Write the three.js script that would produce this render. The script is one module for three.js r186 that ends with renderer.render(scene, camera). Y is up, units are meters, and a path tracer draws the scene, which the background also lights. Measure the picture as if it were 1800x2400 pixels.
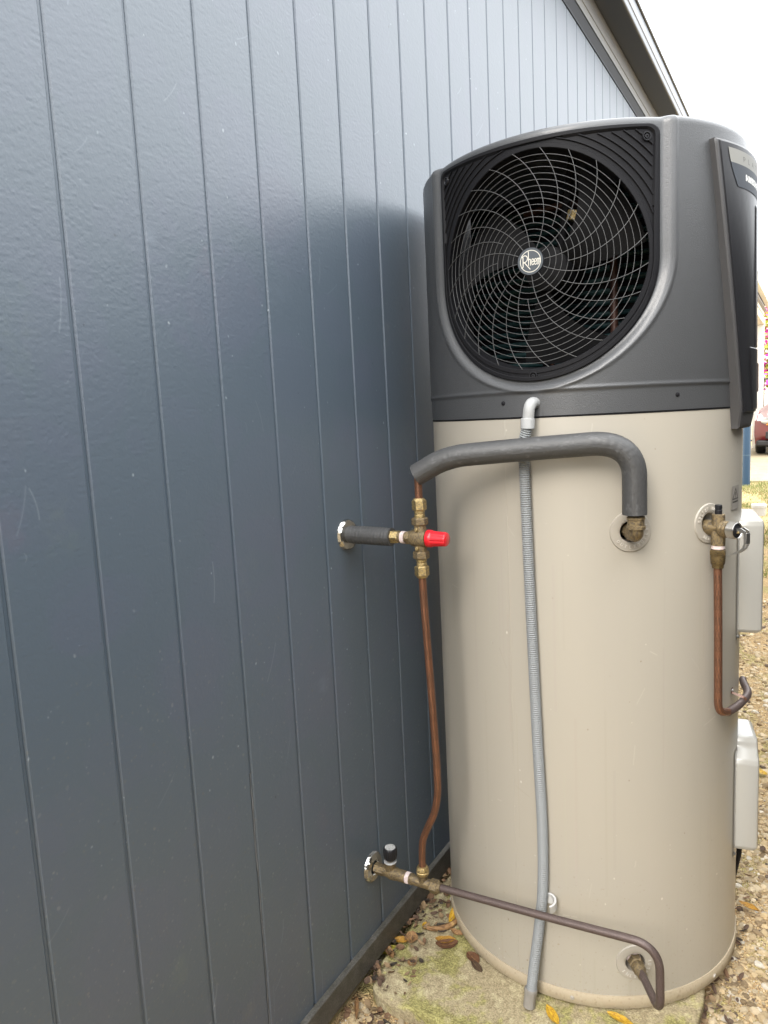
import * as THREE from 'three';
import { mergeGeometries, toCreasedNormals } from 'three/addons/utils/BufferGeometryUtils.js';
import { RoundedBoxGeometry } from 'three/addons/geometries/RoundedBoxGeometry.js';
import { FontLoader } from 'three/addons/loaders/FontLoader.js';
import { TextGeometry } from 'three/addons/geometries/TextGeometry.js';

// ------------------------------------------------------------------ camera, sky, sun, exposure
const scene = new THREE.Scene();
const camera = new THREE.PerspectiveCamera(71.06, 0.75, 0.05, 400);
camera.position.set(0.8336, 1.2282, 0);
camera.rotation.set(-0.1309, 0.5424, -0.049, 'YXZ');
scene.add(camera);

const renderer = new THREE.WebGLRenderer({ antialias: true });
renderer.setSize(768, 1024);
renderer.toneMapping = THREE.LinearToneMapping;
renderer.toneMappingExposure = 2.85;
renderer.shadowMap.enabled = true;

function rng(seed) { let a = seed >>> 0; return () => { a = (a + 0x6D2B79F5) | 0; let t = Math.imul(a ^ (a >>> 15), 1 | a); t = (t + Math.imul(t ^ (t >>> 7), 61 | t)) ^ t; return ((t ^ (t >>> 14)) >>> 0) / 4294967296; }; }
const R = rng(77);
const rnd = (a, b) => a + (b - a) * R();
const clamp = (x, a = 0, b = 1) => Math.min(b, Math.max(a, x));
const smooth = (a, b, x) => { const t = clamp((x - a) / (b - a)); return t * t * (3 - 2 * t); };
const lerp = (a, b, t) => a + (b - a) * t;

// tileable value noise on a lattice of n cells
function lattice(n, seed) { const r = rng(seed), a = new Float32Array(n * n); for (let i = 0; i < a.length; i++) a[i] = r(); return a; }
function vnoise(L, n, u, v, nv = n) {
  u = ((u % n) + n) % n; v = ((v % n) + n) % n;
  const i = Math.floor(u), j = Math.floor(v), fu = u - i, fv = v - j, i1 = (i + 1) % n, j1 = (j + 1) % n;
  const su = fu * fu * (3 - 2 * fu), sv = fv * fv * (3 - 2 * fv);
  return lerp(lerp(L[j * n + i], L[j * n + i1], su), lerp(L[j1 * n + i], L[j1 * n + i1], su), sv);
}
const LAT = lattice(256, 5);
const n2 = (x, y) => vnoise(LAT, 256, x, y);
const fbm = (x, y, o = 4) => { let s = 0, a = 0.5, t = 0; for (let k = 0; k < o; k++) { s += a * n2(x + k * 17.3, y + k * 9.1); t += a; a *= 0.5; x *= 2; y *= 2; } return s / t; };

{ // bright overcast sky, thin uneven cloud
  const W = 512, H = 256, d = new Float32Array(W * H * 4);
  for (let j = 0; j < H; j++) for (let i = 0; i < W; i++) {
    const el = ((j + 0.5) / H - 0.5) * Math.PI, s = Math.sin(el), k = (j * W + i) * 4;
    const up = Math.max(0, s);
    const cx = 128 * i / W;
    const c = vnoise(LAT, 256, cx * 2, el * 20) * 0.5 + vnoise(LAT, 256, cx * 4, el * 40 + 31) * 0.3 + vnoise(LAT, 256, cx * 8, el * 80 + 7) * 0.2;
    const L = (0.72 + 0.55 * up) * (0.94 + 0.12 * c) * 1.75;
    const blue = 0.5 + 0.5 * (1 - up) * (1 - c);
    d[k] = L * (1 - 0.06 * blue); d[k + 1] = L * (1 - 0.02 * blue); d[k + 2] = L * (1 + 0.02 * blue); d[k + 3] = 1;
  }
  const t = new THREE.DataTexture(d, W, H, THREE.RGBAFormat, THREE.FloatType);
  t.mapping = THREE.EquirectangularReflectionMapping; t.magFilter = THREE.LinearFilter; t.minFilter = THREE.LinearFilter; t.needsUpdate = true;
  scene.background = t; scene.environment = t;
}
const sun = new THREE.DirectionalLight(0xfff7ee, 1.5);
sun.position.set(0.12, 5.0, 4.9); sun.target.position.set(0.4, 0, -1.6);
sun.castShadow = true; sun.shadow.radius = 55; sun.shadow.mapSize.set(2048, 2048);
Object.assign(sun.shadow.camera, { left: -9, right: 9, top: 9, bottom: -9, near: 0.1, far: 40 });
scene.add(sun, sun.target);

// ------------------------------------------------------------------ helpers
const used = {};
function numbered(name) { used[name] = (used[name] || 0) + 1; return used[name] === 1 ? name : `${name}_${String(used[name] - 1).padStart(3, '0')}`; }
function tag(o, label, category, group, kind) { o.userData = { ...o.userData, label, category }; if (group) o.userData.group = group; if (kind) o.userData.kind = kind; return o; }
function mesh(name, geo, mat, parent) {
  const m = new THREE.Mesh(geo, mat); m.name = parent === scene ? numbered(name) : name; m.castShadow = m.receiveShadow = true; parent.add(m); return m;
}
function thing(name, label, category, pos = [0, 0, 0], group) {
  const g = new THREE.Group(); g.name = numbered(name); g.position.set(...pos); tag(g, label, category, group); scene.add(g); return g;
}
function structure(o) { o.userData.kind = 'structure'; return o; }
const V = (x, y, z) => new THREE.Vector3(x, y, z);
const UP = V(0, 1, 0);
function place(geo, pos, dir = UP) { // geometry built along +y, turned to dir, moved to pos
  geo.applyQuaternion(new THREE.Quaternion().setFromUnitVectors(UP, dir.clone().normalize())); geo.translate(pos.x, pos.y, pos.z); return geo;
}
const merge = (list) => mergeGeometries(list.map((g) => { const h = g.index ? g.toNonIndexed() : g; for (const k of Object.keys(h.attributes)) if (!['position', 'normal', 'uv'].includes(k)) h.deleteAttribute(k); return h; }));
function lathe(profile, seg = 36) { return new THREE.LatheGeometry(profile.map(([r, y]) => new THREE.Vector2(Math.max(r, 1e-5), y)), seg); }
function lathed(profile, seg = 36, angle = 0.6) { return toCreasedNormals(lathe(profile, seg), angle); }
function hexNut(r, h) { const c = Math.min(r * 0.14, h * 0.2); const g = toCreasedNormals(lathe([[0, -h / 2], [r * 0.86, -h / 2], [r, -h / 2 + c], [r, h / 2 - c], [r * 0.86, h / 2], [0, h / 2]], 6), 0.3); return g; }
function rod(r, h, seg = 28, c = 0.0012) { return lathed([[0, -h / 2], [r - c, -h / 2], [r, -h / 2 + c], [r, h / 2 - c], [r - c, h / 2], [0, h / 2]], seg); }
// polyline with rounded corners -> curve
function bendCurve(pts, rad) {
  const P = pts.map((p) => V(...p)), path = new THREE.CurvePath(); let cur = P[0];
  for (let i = 1; i < P.length - 1; i++) {
    const a = P[i - 1].clone().sub(P[i]), b = P[i + 1].clone().sub(P[i]); const rr = Array.isArray(rad) ? rad[i] : rad;
    const la = Math.min(rr, a.length() * 0.49), lb = Math.min(rr, b.length() * 0.49);
    const s = P[i].clone().add(a.setLength(la)), e = P[i].clone().add(b.setLength(lb));
    const k = 0.35;
    path.add(new THREE.LineCurve3(cur, s)); path.add(new THREE.CubicBezierCurve3(s, s.clone().lerp(P[i], 1 - k + 0.0), e.clone().lerp(P[i], 1 - k), e)); cur = e;
  }
  path.add(new THREE.LineCurve3(cur, P[P.length - 1])); return path;
}
function tube(curve, r, seg = 120, radial = 16, vary) { // open tube with caps, radius may vary with t
  const g = new THREE.TubeGeometry(curve, seg, r, radial, false);
  if (vary) {
    const p = g.attributes.position, c = V(0, 0, 0), q = V(0, 0, 0);
    for (let i = 0; i <= seg; i++) { curve.getPointAt(i / seg, c); for (let j = 0; j <= radial; j++) { const k = i * (radial + 1) + j; q.fromBufferAttribute(p, k).sub(c); q.multiplyScalar(vary(i / seg, (j % radial) / radial)); q.add(c); p.setXYZ(k, q.x, q.y, q.z); } }
    g.computeVertexNormals();
  }
  const caps = [];
  for (const t of [0, 1]) { const d = curve.getTangentAt(t); const cg = new THREE.CircleGeometry(r * (vary ? vary(t, 0) : 1) * 0.999, radial); cg.applyQuaternion(new THREE.Quaternion().setFromUnitVectors(V(0, 0, 1), t ? d : d.clone().negate())); const c = curve.getPointAt(t); cg.translate(c.x, c.y, c.z); caps.push(cg); }
  return merge([g, ...caps]);
}
// parametric sheet: f(u, v) -> [x,y,z]
function sheet(nu, nv, f, uvf, skip) {
  const pos = new Float32Array((nu + 1) * (nv + 1) * 3), uv = new Float32Array((nu + 1) * (nv + 1) * 2), idx = [];
  for (let j = 0; j <= nv; j++) for (let i = 0; i <= nu; i++) {
    const k = j * (nu + 1) + i, p = f(i / nu, j / nv, i, j); pos.set(p, k * 3); const t = uvf ? uvf(i / nu, j / nv, p) : [i / nu, j / nv]; uv[k * 2] = t[0]; uv[k * 2 + 1] = t[1];
  }
  for (let j = 0; j < nv; j++) for (let i = 0; i < nu; i++) {
    if (skip && skip((i + 0.5) / nu, (j + 0.5) / nv)) continue;
    const a = j * (nu + 1) + i, b = a + 1, c = a + nu + 1, d = c + 1; idx.push(a, b, d, a, d, c);
  }
  const g = new THREE.BufferGeometry(); g.setAttribute('position', new THREE.BufferAttribute(pos, 3)); g.setAttribute('uv', new THREE.BufferAttribute(uv, 2)); g.setIndex(idx); g.computeVertexNormals(); return g;
}
// ------------------------------------------------------------------ textures
function dataTex(w, h, fn, srgb, rx = 1, ry = 1) {
  const d = new Uint8Array(w * h * 4);
  for (let j = 0; j < h; j++) for (let i = 0; i < w; i++) { const c = fn(i / w, j / h, i, j), k = (j * w + i) * 4; if (typeof c === 'number') { d[k] = d[k + 1] = d[k + 2] = clamp(c) * 255; } else { d[k] = clamp(c[0]) * 255; d[k + 1] = clamp(c[1]) * 255; d[k + 2] = clamp(c[2]) * 255; } d[k + 3] = 255; }
  const t = new THREE.DataTexture(d, w, h); t.wrapS = t.wrapT = THREE.RepeatWrapping; t.magFilter = THREE.LinearFilter; t.minFilter = THREE.LinearMipmapLinearFilter; t.generateMipmaps = true; t.repeat.set(rx, ry); if (srgb) t.colorSpace = THREE.SRGBColorSpace; t.needsUpdate = true; return t;
}
function canvasTex(w, h, draw, srgb = true) { const c = document.createElement('canvas'); c.width = w; c.height = h; draw(c.getContext('2d'), w, h); const t = new THREE.CanvasTexture(c); t.wrapS = t.wrapT = THREE.RepeatWrapping; t.magFilter = THREE.LinearFilter; if (srgb) t.colorSpace = THREE.SRGBColorSpace; return t; }
const clone = (t, rx, ry) => { const c = t.clone(); c.repeat.set(rx, ry); c.needsUpdate = true; return c; };
const std = (o) => new THREE.MeshStandardMaterial(o);
const phys = (o) => new THREE.MeshPhysicalMaterial(o);
const lin = (r, g, b) => new THREE.Color().setRGB(r, g, b);

const grain = dataTex(512, 512, (u, v) => 0.5 + 0.55 * (vnoise(LAT, 256, u * 256, v * 256) - 0.5) + 0.4 * (vnoise(LAT, 128, u * 128, v * 128) - 0.5), false);
// painted fibre-cement: relief of rolled paint over embossed sheet (tile 0.512 m)
const wallBump = dataTex(1024, 1024, (u, v) => {
  const a = vnoise(LAT, 128, u * 64 + 3 * vnoise(LAT, 16, u * 16, v * 16), v * 128), b = vnoise(LAT, 256, u * 256, v * 256), c = vnoise(LAT, 128, u * 128 + 50, v * 128), e = vnoise(LAT, 32, u * 32, v * 32);
  return 0.34 * a + 0.2 * b + 0.26 * c + 0.2 * e;
}, false);
// paint colour with dried splashes, dust grains and hair scratches (map covers 2.66 m along x 2.8 m up)
const wallMap = canvasTex(2048, 2048, (g, w, h) => {
  g.fillStyle = 'rgb(71,83,94)'; g.fillRect(0, 0, w, h);
  const r = rng(11); const sx = w / 2.66, sy = h / 2.8;
  for (let i = 0; i < 900; i++) { const x = r() * w, y = r() * h, s = 10 + r() * 70; g.globalAlpha = 0.05; g.fillStyle = r() < 0.5 ? 'rgb(65,77,88)' : 'rgb(78,89,99)'; g.beginPath(); g.ellipse(x, y, s, s * (0.4 + r()), r() * 3, 0, 7); g.fill(); }
  // splash dirt of the lowest part of the wall: separate grains
  for (let i = 0; i < 26000; i++) { const up = Math.pow(r(), 2.2) * 0.9, x = r() * w, y = h - up * sy, s = 0.4 + r() * r() * 1.6; g.globalAlpha = 0.1 + r() * 0.32; g.fillStyle = ['rgb(126,122,110)', 'rgb(104,101,92)', 'rgb(150,146,136)', 'rgb(96,88,74)'][Math.floor(r() * 4)]; g.beginPath(); g.ellipse(x, y, s, s * (0.6 + r() * 0.9), r() * 3, 0, 7); g.fill(); }
  for (let i = 0; i < 1500; i++) { const x = r() * w, y = r() * h, s = 0.5 + r() * r() * 2; g.globalAlpha = 0.15 + r() * 0.5; g.fillStyle = r() < 0.75 ? 'rgb(190,194,192)' : 'rgb(40,44,48)'; g.beginPath(); g.ellipse(x, y, s * 0.7, s, r() * 3, 0, 7); g.fill(); }
  for (let i = 0; i < 170; i++) { const x = r() * w, y = r() * h, a = -1.9 + r() * 1.4, l = 6 + r() * 50; g.globalAlpha = 0.08 + r() * 0.22; g.strokeStyle = 'rgb(168,174,176)'; g.lineWidth = 0.5 + r() * 0.8; g.beginPath(); g.moveTo(x, y); g.quadraticCurveTo(x + l * 0.5 * Math.cos(a) + 4, y + l * 0.5 * Math.sin(a), x + l * Math.cos(a), y + l * Math.sin(a)); g.stroke(); }
  for (let i = 0; i < 46; i++) { const x = r() * w, y = h * (0.45 + 0.55 * r()), s = 14 + r() * 46; g.globalAlpha = 0.02 + r() * 0.03; g.fillStyle = 'rgb(112,114,110)'; for (let k = 0; k < 26; k++) { g.beginPath(); g.ellipse(x + (r() - 0.5) * s, y + (r() - 0.5) * s * 1.6, 2 + r() * 8, 2 + r() * 8, 0, 0, 7); g.fill(); } }
  g.globalAlpha = 1;
});
const tankMap = canvasTex(2048, 1024, (g, w, h) => { // wraps once round the tank, 1.22 m high
  g.fillStyle = 'rgb(163,157,145)'; g.fillRect(0, 0, w, h);
  const r = rng(31);
  for (let i = 0; i < 260; i++) { const x = r() * w, y = r() * h, l = 40 + r() * 320; g.globalAlpha = 0.04 + 0.07 * r(); g.fillStyle = r() < 0.6 ? 'rgb(144,135,120)' : 'rgb(176,168,154)'; g.fillRect(x, y, 1 + r() * 5, l); }  // vertical streaks: drip stains, and stretched reflections painted into the colour
  for (let i = 0; i < 500; i++) { const x = r() * w, y = h * (1 - Math.pow(r(), 1.6)), s = 0.4 + r() * r() * 1.8; g.globalAlpha = 0.2 + r() * 0.45; g.fillStyle = r() < 0.5 ? 'rgb(226,222,212)' : 'rgb(112,100,84)'; g.beginPath(); g.ellipse(x, y, s, s * (0.6 + r()), 0, 0, 7); g.fill(); }
  for (let i = 0; i < 70; i++) { const x = r() * w, y = r() * h; g.globalAlpha = 0.12 + r() * 0.15; g.strokeStyle = r() < 0.6 ? 'rgb(226,221,209)' : 'rgb(120,108,92)'; g.lineWidth = 0.6 + r(); const a = r() * 6.3, l = 6 + r() * 34; g.beginPath(); g.moveTo(x, y); g.lineTo(x + l * Math.cos(a), y + l * Math.sin(a)); g.stroke(); }
  for (let i = 0; i < 5200; i++) { const up = Math.pow(r(), 2.6) * 0.22, x = r() * w, y = h - up * h; g.globalAlpha = 0.06 + r() * 0.22; g.fillStyle = r() < 0.6 ? 'rgb(124,108,84)' : 'rgb(150,138,116)'; const s = 0.4 + r() * 1.1; g.beginPath(); g.ellipse(x, y, s, s, 0, 0, 7); g.fill(); }
  g.globalAlpha = 1;
});
const ringMap = canvasTex(2048, 64, (g, w, h) => {
  g.fillStyle = 'rgb(168,155,132)'; g.fillRect(0, 0, w, h); const r = rng(41);
  for (let i = 0; i < 9000; i++) { const x = r() * w, y = h * Math.pow(r(), 0.6); g.globalAlpha = 0.06 + r() * 0.2; g.fillStyle = ['rgb(104,86,60)', 'rgb(136,120,92)', 'rgb(190,180,158)', 'rgb(86,70,50)'][Math.floor(r() * 4)]; const s = 0.3 + r() * r() * 1.8; g.beginPath(); g.ellipse(x, y, s * 1.4, s, 0, 0, 7); g.fill(); }
  g.globalAlpha = 1;
});
const copperMap = dataTex(256, 256, (u, v) => { const n = vnoise(LAT, 32, u * 32, v * 32) * 0.6 + vnoise(LAT, 128, u * 128, v * 128) * 0.4, s = smooth(0.35, 0.75, vnoise(LAT, 16, u * 8, v * 16)); return [lerp(0.52, 0.36, s) + (n - 0.5) * 0.24, lerp(0.36, 0.27, s) + (n - 0.5) * 0.2, lerp(0.275, 0.22, s) + (n - 0.5) * 0.18]; }, true, 4, 8);
const oldCopperMap = dataTex(256, 256, (u, v) => { const n = vnoise(LAT, 32, u * 32, v * 32) * 0.6 + vnoise(LAT, 128, u * 128, v * 128) * 0.4, s = smooth(0.8, 0.95, vnoise(LAT, 128, u * 64, v * 64)); return [lerp(0.335, 0.5, s) + (n - 0.5) * 0.2, lerp(0.285, 0.46, s) + (n - 0.5) * 0.18, lerp(0.27, 0.44, s) + (n - 0.5) * 0.17]; }, true, 4, 8);
const brassMap = dataTex(256, 256, (u, v) => { const n = vnoise(LAT, 64, u * 64, v * 64), s = smooth(0.35, 0.8, vnoise(LAT, 16, u * 16, v * 16)); return [lerp(0.74, 0.58, s) + (n - 0.5) * 0.1, lerp(0.65, 0.52, s) + (n - 0.5) * 0.1, lerp(0.45, 0.40, s) + (n - 0.5) * 0.08]; }, true, 2, 2);
const foamMap = dataTex(512, 512, (u, v) => { const n = vnoise(LAT, 128, u * 128, v * 128), s = smooth(0.66, 0.9, vnoise(LAT, 32, u * 32, v * 16) * 0.7 + vnoise(LAT, 128, u * 128 + 9, v * 64) * 0.3); return [0.25 + 0.07 * s + (n - 0.5) * 0.03, 0.25 + 0.07 * s + (n - 0.5) * 0.03, 0.25 + 0.07 * s + (n - 0.5) * 0.03]; }, true);
const foamBump = dataTex(512, 512, (u, v) => 0.5 * vnoise(LAT, 128, u * 128, v * 32) + 0.3 * vnoise(LAT, 64, u * 64, v * 64) + 0.2 * vnoise(LAT, 256, u * 256, v * 256), false);
const concreteMap = dataTex(1024, 1024, (u, v) => {
  const n = vnoise(LAT, 256, u * 256, v * 256), m = vnoise(LAT, 64, u * 64, v * 64), b = vnoise(LAT, 8, u * 8, v * 8) * 0.5 + vnoise(LAT, 16, u * 16 + 3, v * 16) * 0.3 + m * 0.2;
  const moss = smooth(0.46, 0.64, b), pale = smooth(0.62, 0.8, vnoise(LAT, 32, u * 32 + 7, v * 32)), d = (n - 0.5) * 0.17 + (m - 0.5) * 0.08;
  let c = [0.63 + d, 0.58 + d, 0.46 + d * 0.9]; c = c.map((x, i) => lerp(x, [0.54 + d * 1.4, 0.52 + d * 1.4, 0.30 + d][i], moss * 0.8)); return c.map((x, i) => lerp(x, [0.76 + d, 0.72 + d, 0.58 + d][i], pale * 0.4));
}, true, 1.6, 1.6);
const soilMap = dataTex(1024, 1024, (u, v) => {
  const n = vnoise(LAT, 256, u * 256, v * 256), m = vnoise(LAT, 64, u * 64, v * 64), b = vnoise(LAT, 8, u * 8, v * 8), f = LAT[(Math.floor(v * 1024) * 131 + Math.floor(u * 1024) * 7) & 65535];
  const d = (n - 0.5) * 0.26 + (f - 0.5) * 0.2 + (m - 0.5) * 0.1, g = smooth(0.5, 0.75, b);
  return [lerp(0.72, 0.64, g) + d, lerp(0.61, 0.58, g) + d, lerp(0.44, 0.38, g) + d * 0.8];
}, true);
const soilBump = dataTex(1024, 1024, (u, v) => 0.5 * vnoise(LAT, 256, u * 256, v * 256) + 0.3 * vnoise(LAT, 128, u * 128, v * 128) + 0.2 * vnoise(LAT, 32, u * 32, v * 32), false);
const coverBump = dataTex(512, 512, (u, v) => 0.6 * vnoise(LAT, 128, u * 128, v * 128) + 0.4 * vnoise(LAT, 64, u * 64, v * 64), false);

// ------------------------------------------------------------------ materials
const M = {
  wall: phys({ map: wallMap, bumpMap: clone(wallBump, 5, 5), bumpScale: 0.00038, roughness: 0.45, specularIntensity: 1, ior: 1.8 }),
  groove: phys({ color: 0x4b5762, roughness: 0.4, ior: 1.7 }),
  trim: std({ color: lin(0.10, 0.094, 0.088), roughness: 0.5, bumpMap: clone(grain, 3, 3), bumpScale: 0.0003, map: dataTex(256, 256, (u, v) => { const n = vnoise(LAT, 128, u * 128, v * 128), b = vnoise(LAT, 16, u * 16, v * 16); return [0.9 + (n - 0.5) * 0.3 - b * 0.15, 0.9 + (n - 0.5) * 0.3 - b * 0.15, 0.88 + (n - 0.5) * 0.3 - b * 0.17]; }, true, 4, 4) }),
  gutter: std({ color: lin(0.062, 0.068, 0.08), roughness: 0.36, metalness: 0.3 }),
  fascia: std({ color: lin(0.23, 0.225, 0.21), roughness: 0.45 }),
  soffit: std({ color: lin(0.03, 0.034, 0.042), roughness: 0.7 }),
  roof: std({ color: lin(0.09, 0.09, 0.095), roughness: 0.5, metalness: 0.2 }),
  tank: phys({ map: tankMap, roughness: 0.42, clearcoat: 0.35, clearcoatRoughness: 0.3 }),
  ring: std({ map: ringMap, roughness: 0.7 }),
  cover: phys({ color: lin(0.07, 0.072, 0.075), metalness: 0.22, roughness: 0.42, bumpMap: clone(coverBump, 26, 8), bumpScale: 0.00035, clearcoat: 0.22, clearcoatRoughness: 0.16 }),
  black: phys({ color: lin(0.011, 0.011, 0.0125), roughness: 0.55, specularIntensity: 0.25, bumpMap: clone(grain, 2, 2), bumpScale: 0.00015 }),
  blackPanel: phys({ color: lin(0.012, 0.012, 0.014), roughness: 0.38, specularIntensity: 0.55 }),
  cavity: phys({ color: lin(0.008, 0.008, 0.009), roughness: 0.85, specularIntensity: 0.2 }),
  blade: phys({ color: lin(0.008, 0.008, 0.0085), roughness: 0.7, specularIntensity: 0.2 }),
  fin: phys({ color: lin(0.012, 0.036, 0.038), roughness: 0.5, specularIntensity: 0.4 }),
  wire: std({ color: lin(0.08, 0.08, 0.08), roughness: 0.45 }),
  shadedCopper: std({ color: lin(0.05, 0.022, 0.015), metalness: 0.3, roughness: 0.5 }),  // darker copy of copper, shade inside the cover put into the colour
  boxGrey: phys({ color: lin(0.33, 0.325, 0.3), roughness: 0.3, clearcoat: 0.3, clearcoatRoughness: 0.2 }),
  collar: std({ color: lin(0.34, 0.312, 0.265), roughness: 0.45 }),
  letter: std({ color: lin(0.46, 0.43, 0.38), roughness: 0.5 }),
  pvc: std({ color: lin(0.36, 0.365, 0.36), roughness: 0.45, bumpMap: clone(grain, 2, 2), bumpScale: 0.0002 }),
  hose: std({ color: lin(0.25, 0.262, 0.265), roughness: 0.55 }),
  cuff: std({ color: lin(0.28, 0.26, 0.23), roughness: 0.7, bumpMap: clone(grain, 2, 2), bumpScale: 0.0006 }),
  copper: std({ map: copperMap, metalness: 0.6, roughness: 0.42 }),
  oldCopper: std({ map: oldCopperMap, metalness: 0.35, roughness: 0.5 }),
  brass: std({ map: brassMap, metalness: 0.85, roughness: 0.36, bumpMap: clone(grain, 3, 3), bumpScale: 0.0003 }),
  dullBrass: std({ map: brassMap, color: lin(0.47, 0.47, 0.55), metalness: 0.6, roughness: 0.46, bumpMap: clone(grain, 3, 3), bumpScale: 0.0004 }),
  darkBrass: std({ map: brassMap, color: lin(0.3, 0.28, 0.26), metalness: 0.6, roughness: 0.5 }),
  chrome: std({ color: lin(0.5, 0.485, 0.45), metalness: 1, roughness: 0.27 }),
  steel: std({ color: lin(0.55, 0.54, 0.52), metalness: 1, roughness: 0.35 }),
  foam: std({ map: foamMap, bumpMap: foamBump, bumpScale: 0.0005, roughness: 0.5 }),
  tape: std({ color: lin(0.72, 0.6, 0.58), roughness: 0.8, bumpMap: clone(grain, 1, 1), bumpScale: 0.0008 }),
  red: phys({ color: lin(0.62, 0.012, 0.022), roughness: 0.32, clearcoat: 0.3 }),
  white: std({ color: lin(0.5, 0.5, 0.49), roughness: 0.45 }),
  sealant: std({ color: lin(0.16, 0.165, 0.17), roughness: 0.8 }),
  concrete: std({ map: concreteMap, bumpMap: clone(soilBump, 3.1, 3.1), bumpScale: 0.0022, roughness: 0.92 }),
  soil: std({ map: soilMap, bumpMap: soilBump, bumpScale: 0.012, roughness: 0.95 }),
};

// ------------------------------------------------------------------ ground
const groundY = (x, z) => -0.04 + 0.04 * smooth(-2.5, -8, z) + (fbm(x * 3 + 40, z * 3 + 60, 3) - 0.5) * 0.022 * smooth(30, 8, Math.hypot(x, z));
{
  // rows and columns get wider with distance
  const axis = (lo, c0, c1, hi, step) => { const a = []; for (let x = c0; x <= c1 + 1e-6; x += step) a.push(x); let s = step, x = c1; while (x < hi) { s *= 1.35; x += s; a.push(x); } s = step; x = c0; while (x > lo) { s *= 1.35; x -= s; a.unshift(x); } return a; };
  const xs = axis(-140, -0.1, 1.6, 140, 0.05), zs = axis(-220, -6, 0.3, 60, 0.06);
  const g = sheet(xs.length - 1, zs.length - 1, (u, v, i, j) => { const x = xs[i], z = zs[zs.length - 1 - j]; return [x, groundY(x, z), z]; }, (u, v, p) => [p[0] / 0.7, p[2] / 0.7]);
  const m = mesh('ground', g, M.soil, scene); structure(m); tag(m, 'gravelly pale brown bare ground around the water heater', 'ground', null, 'structure');
}
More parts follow.
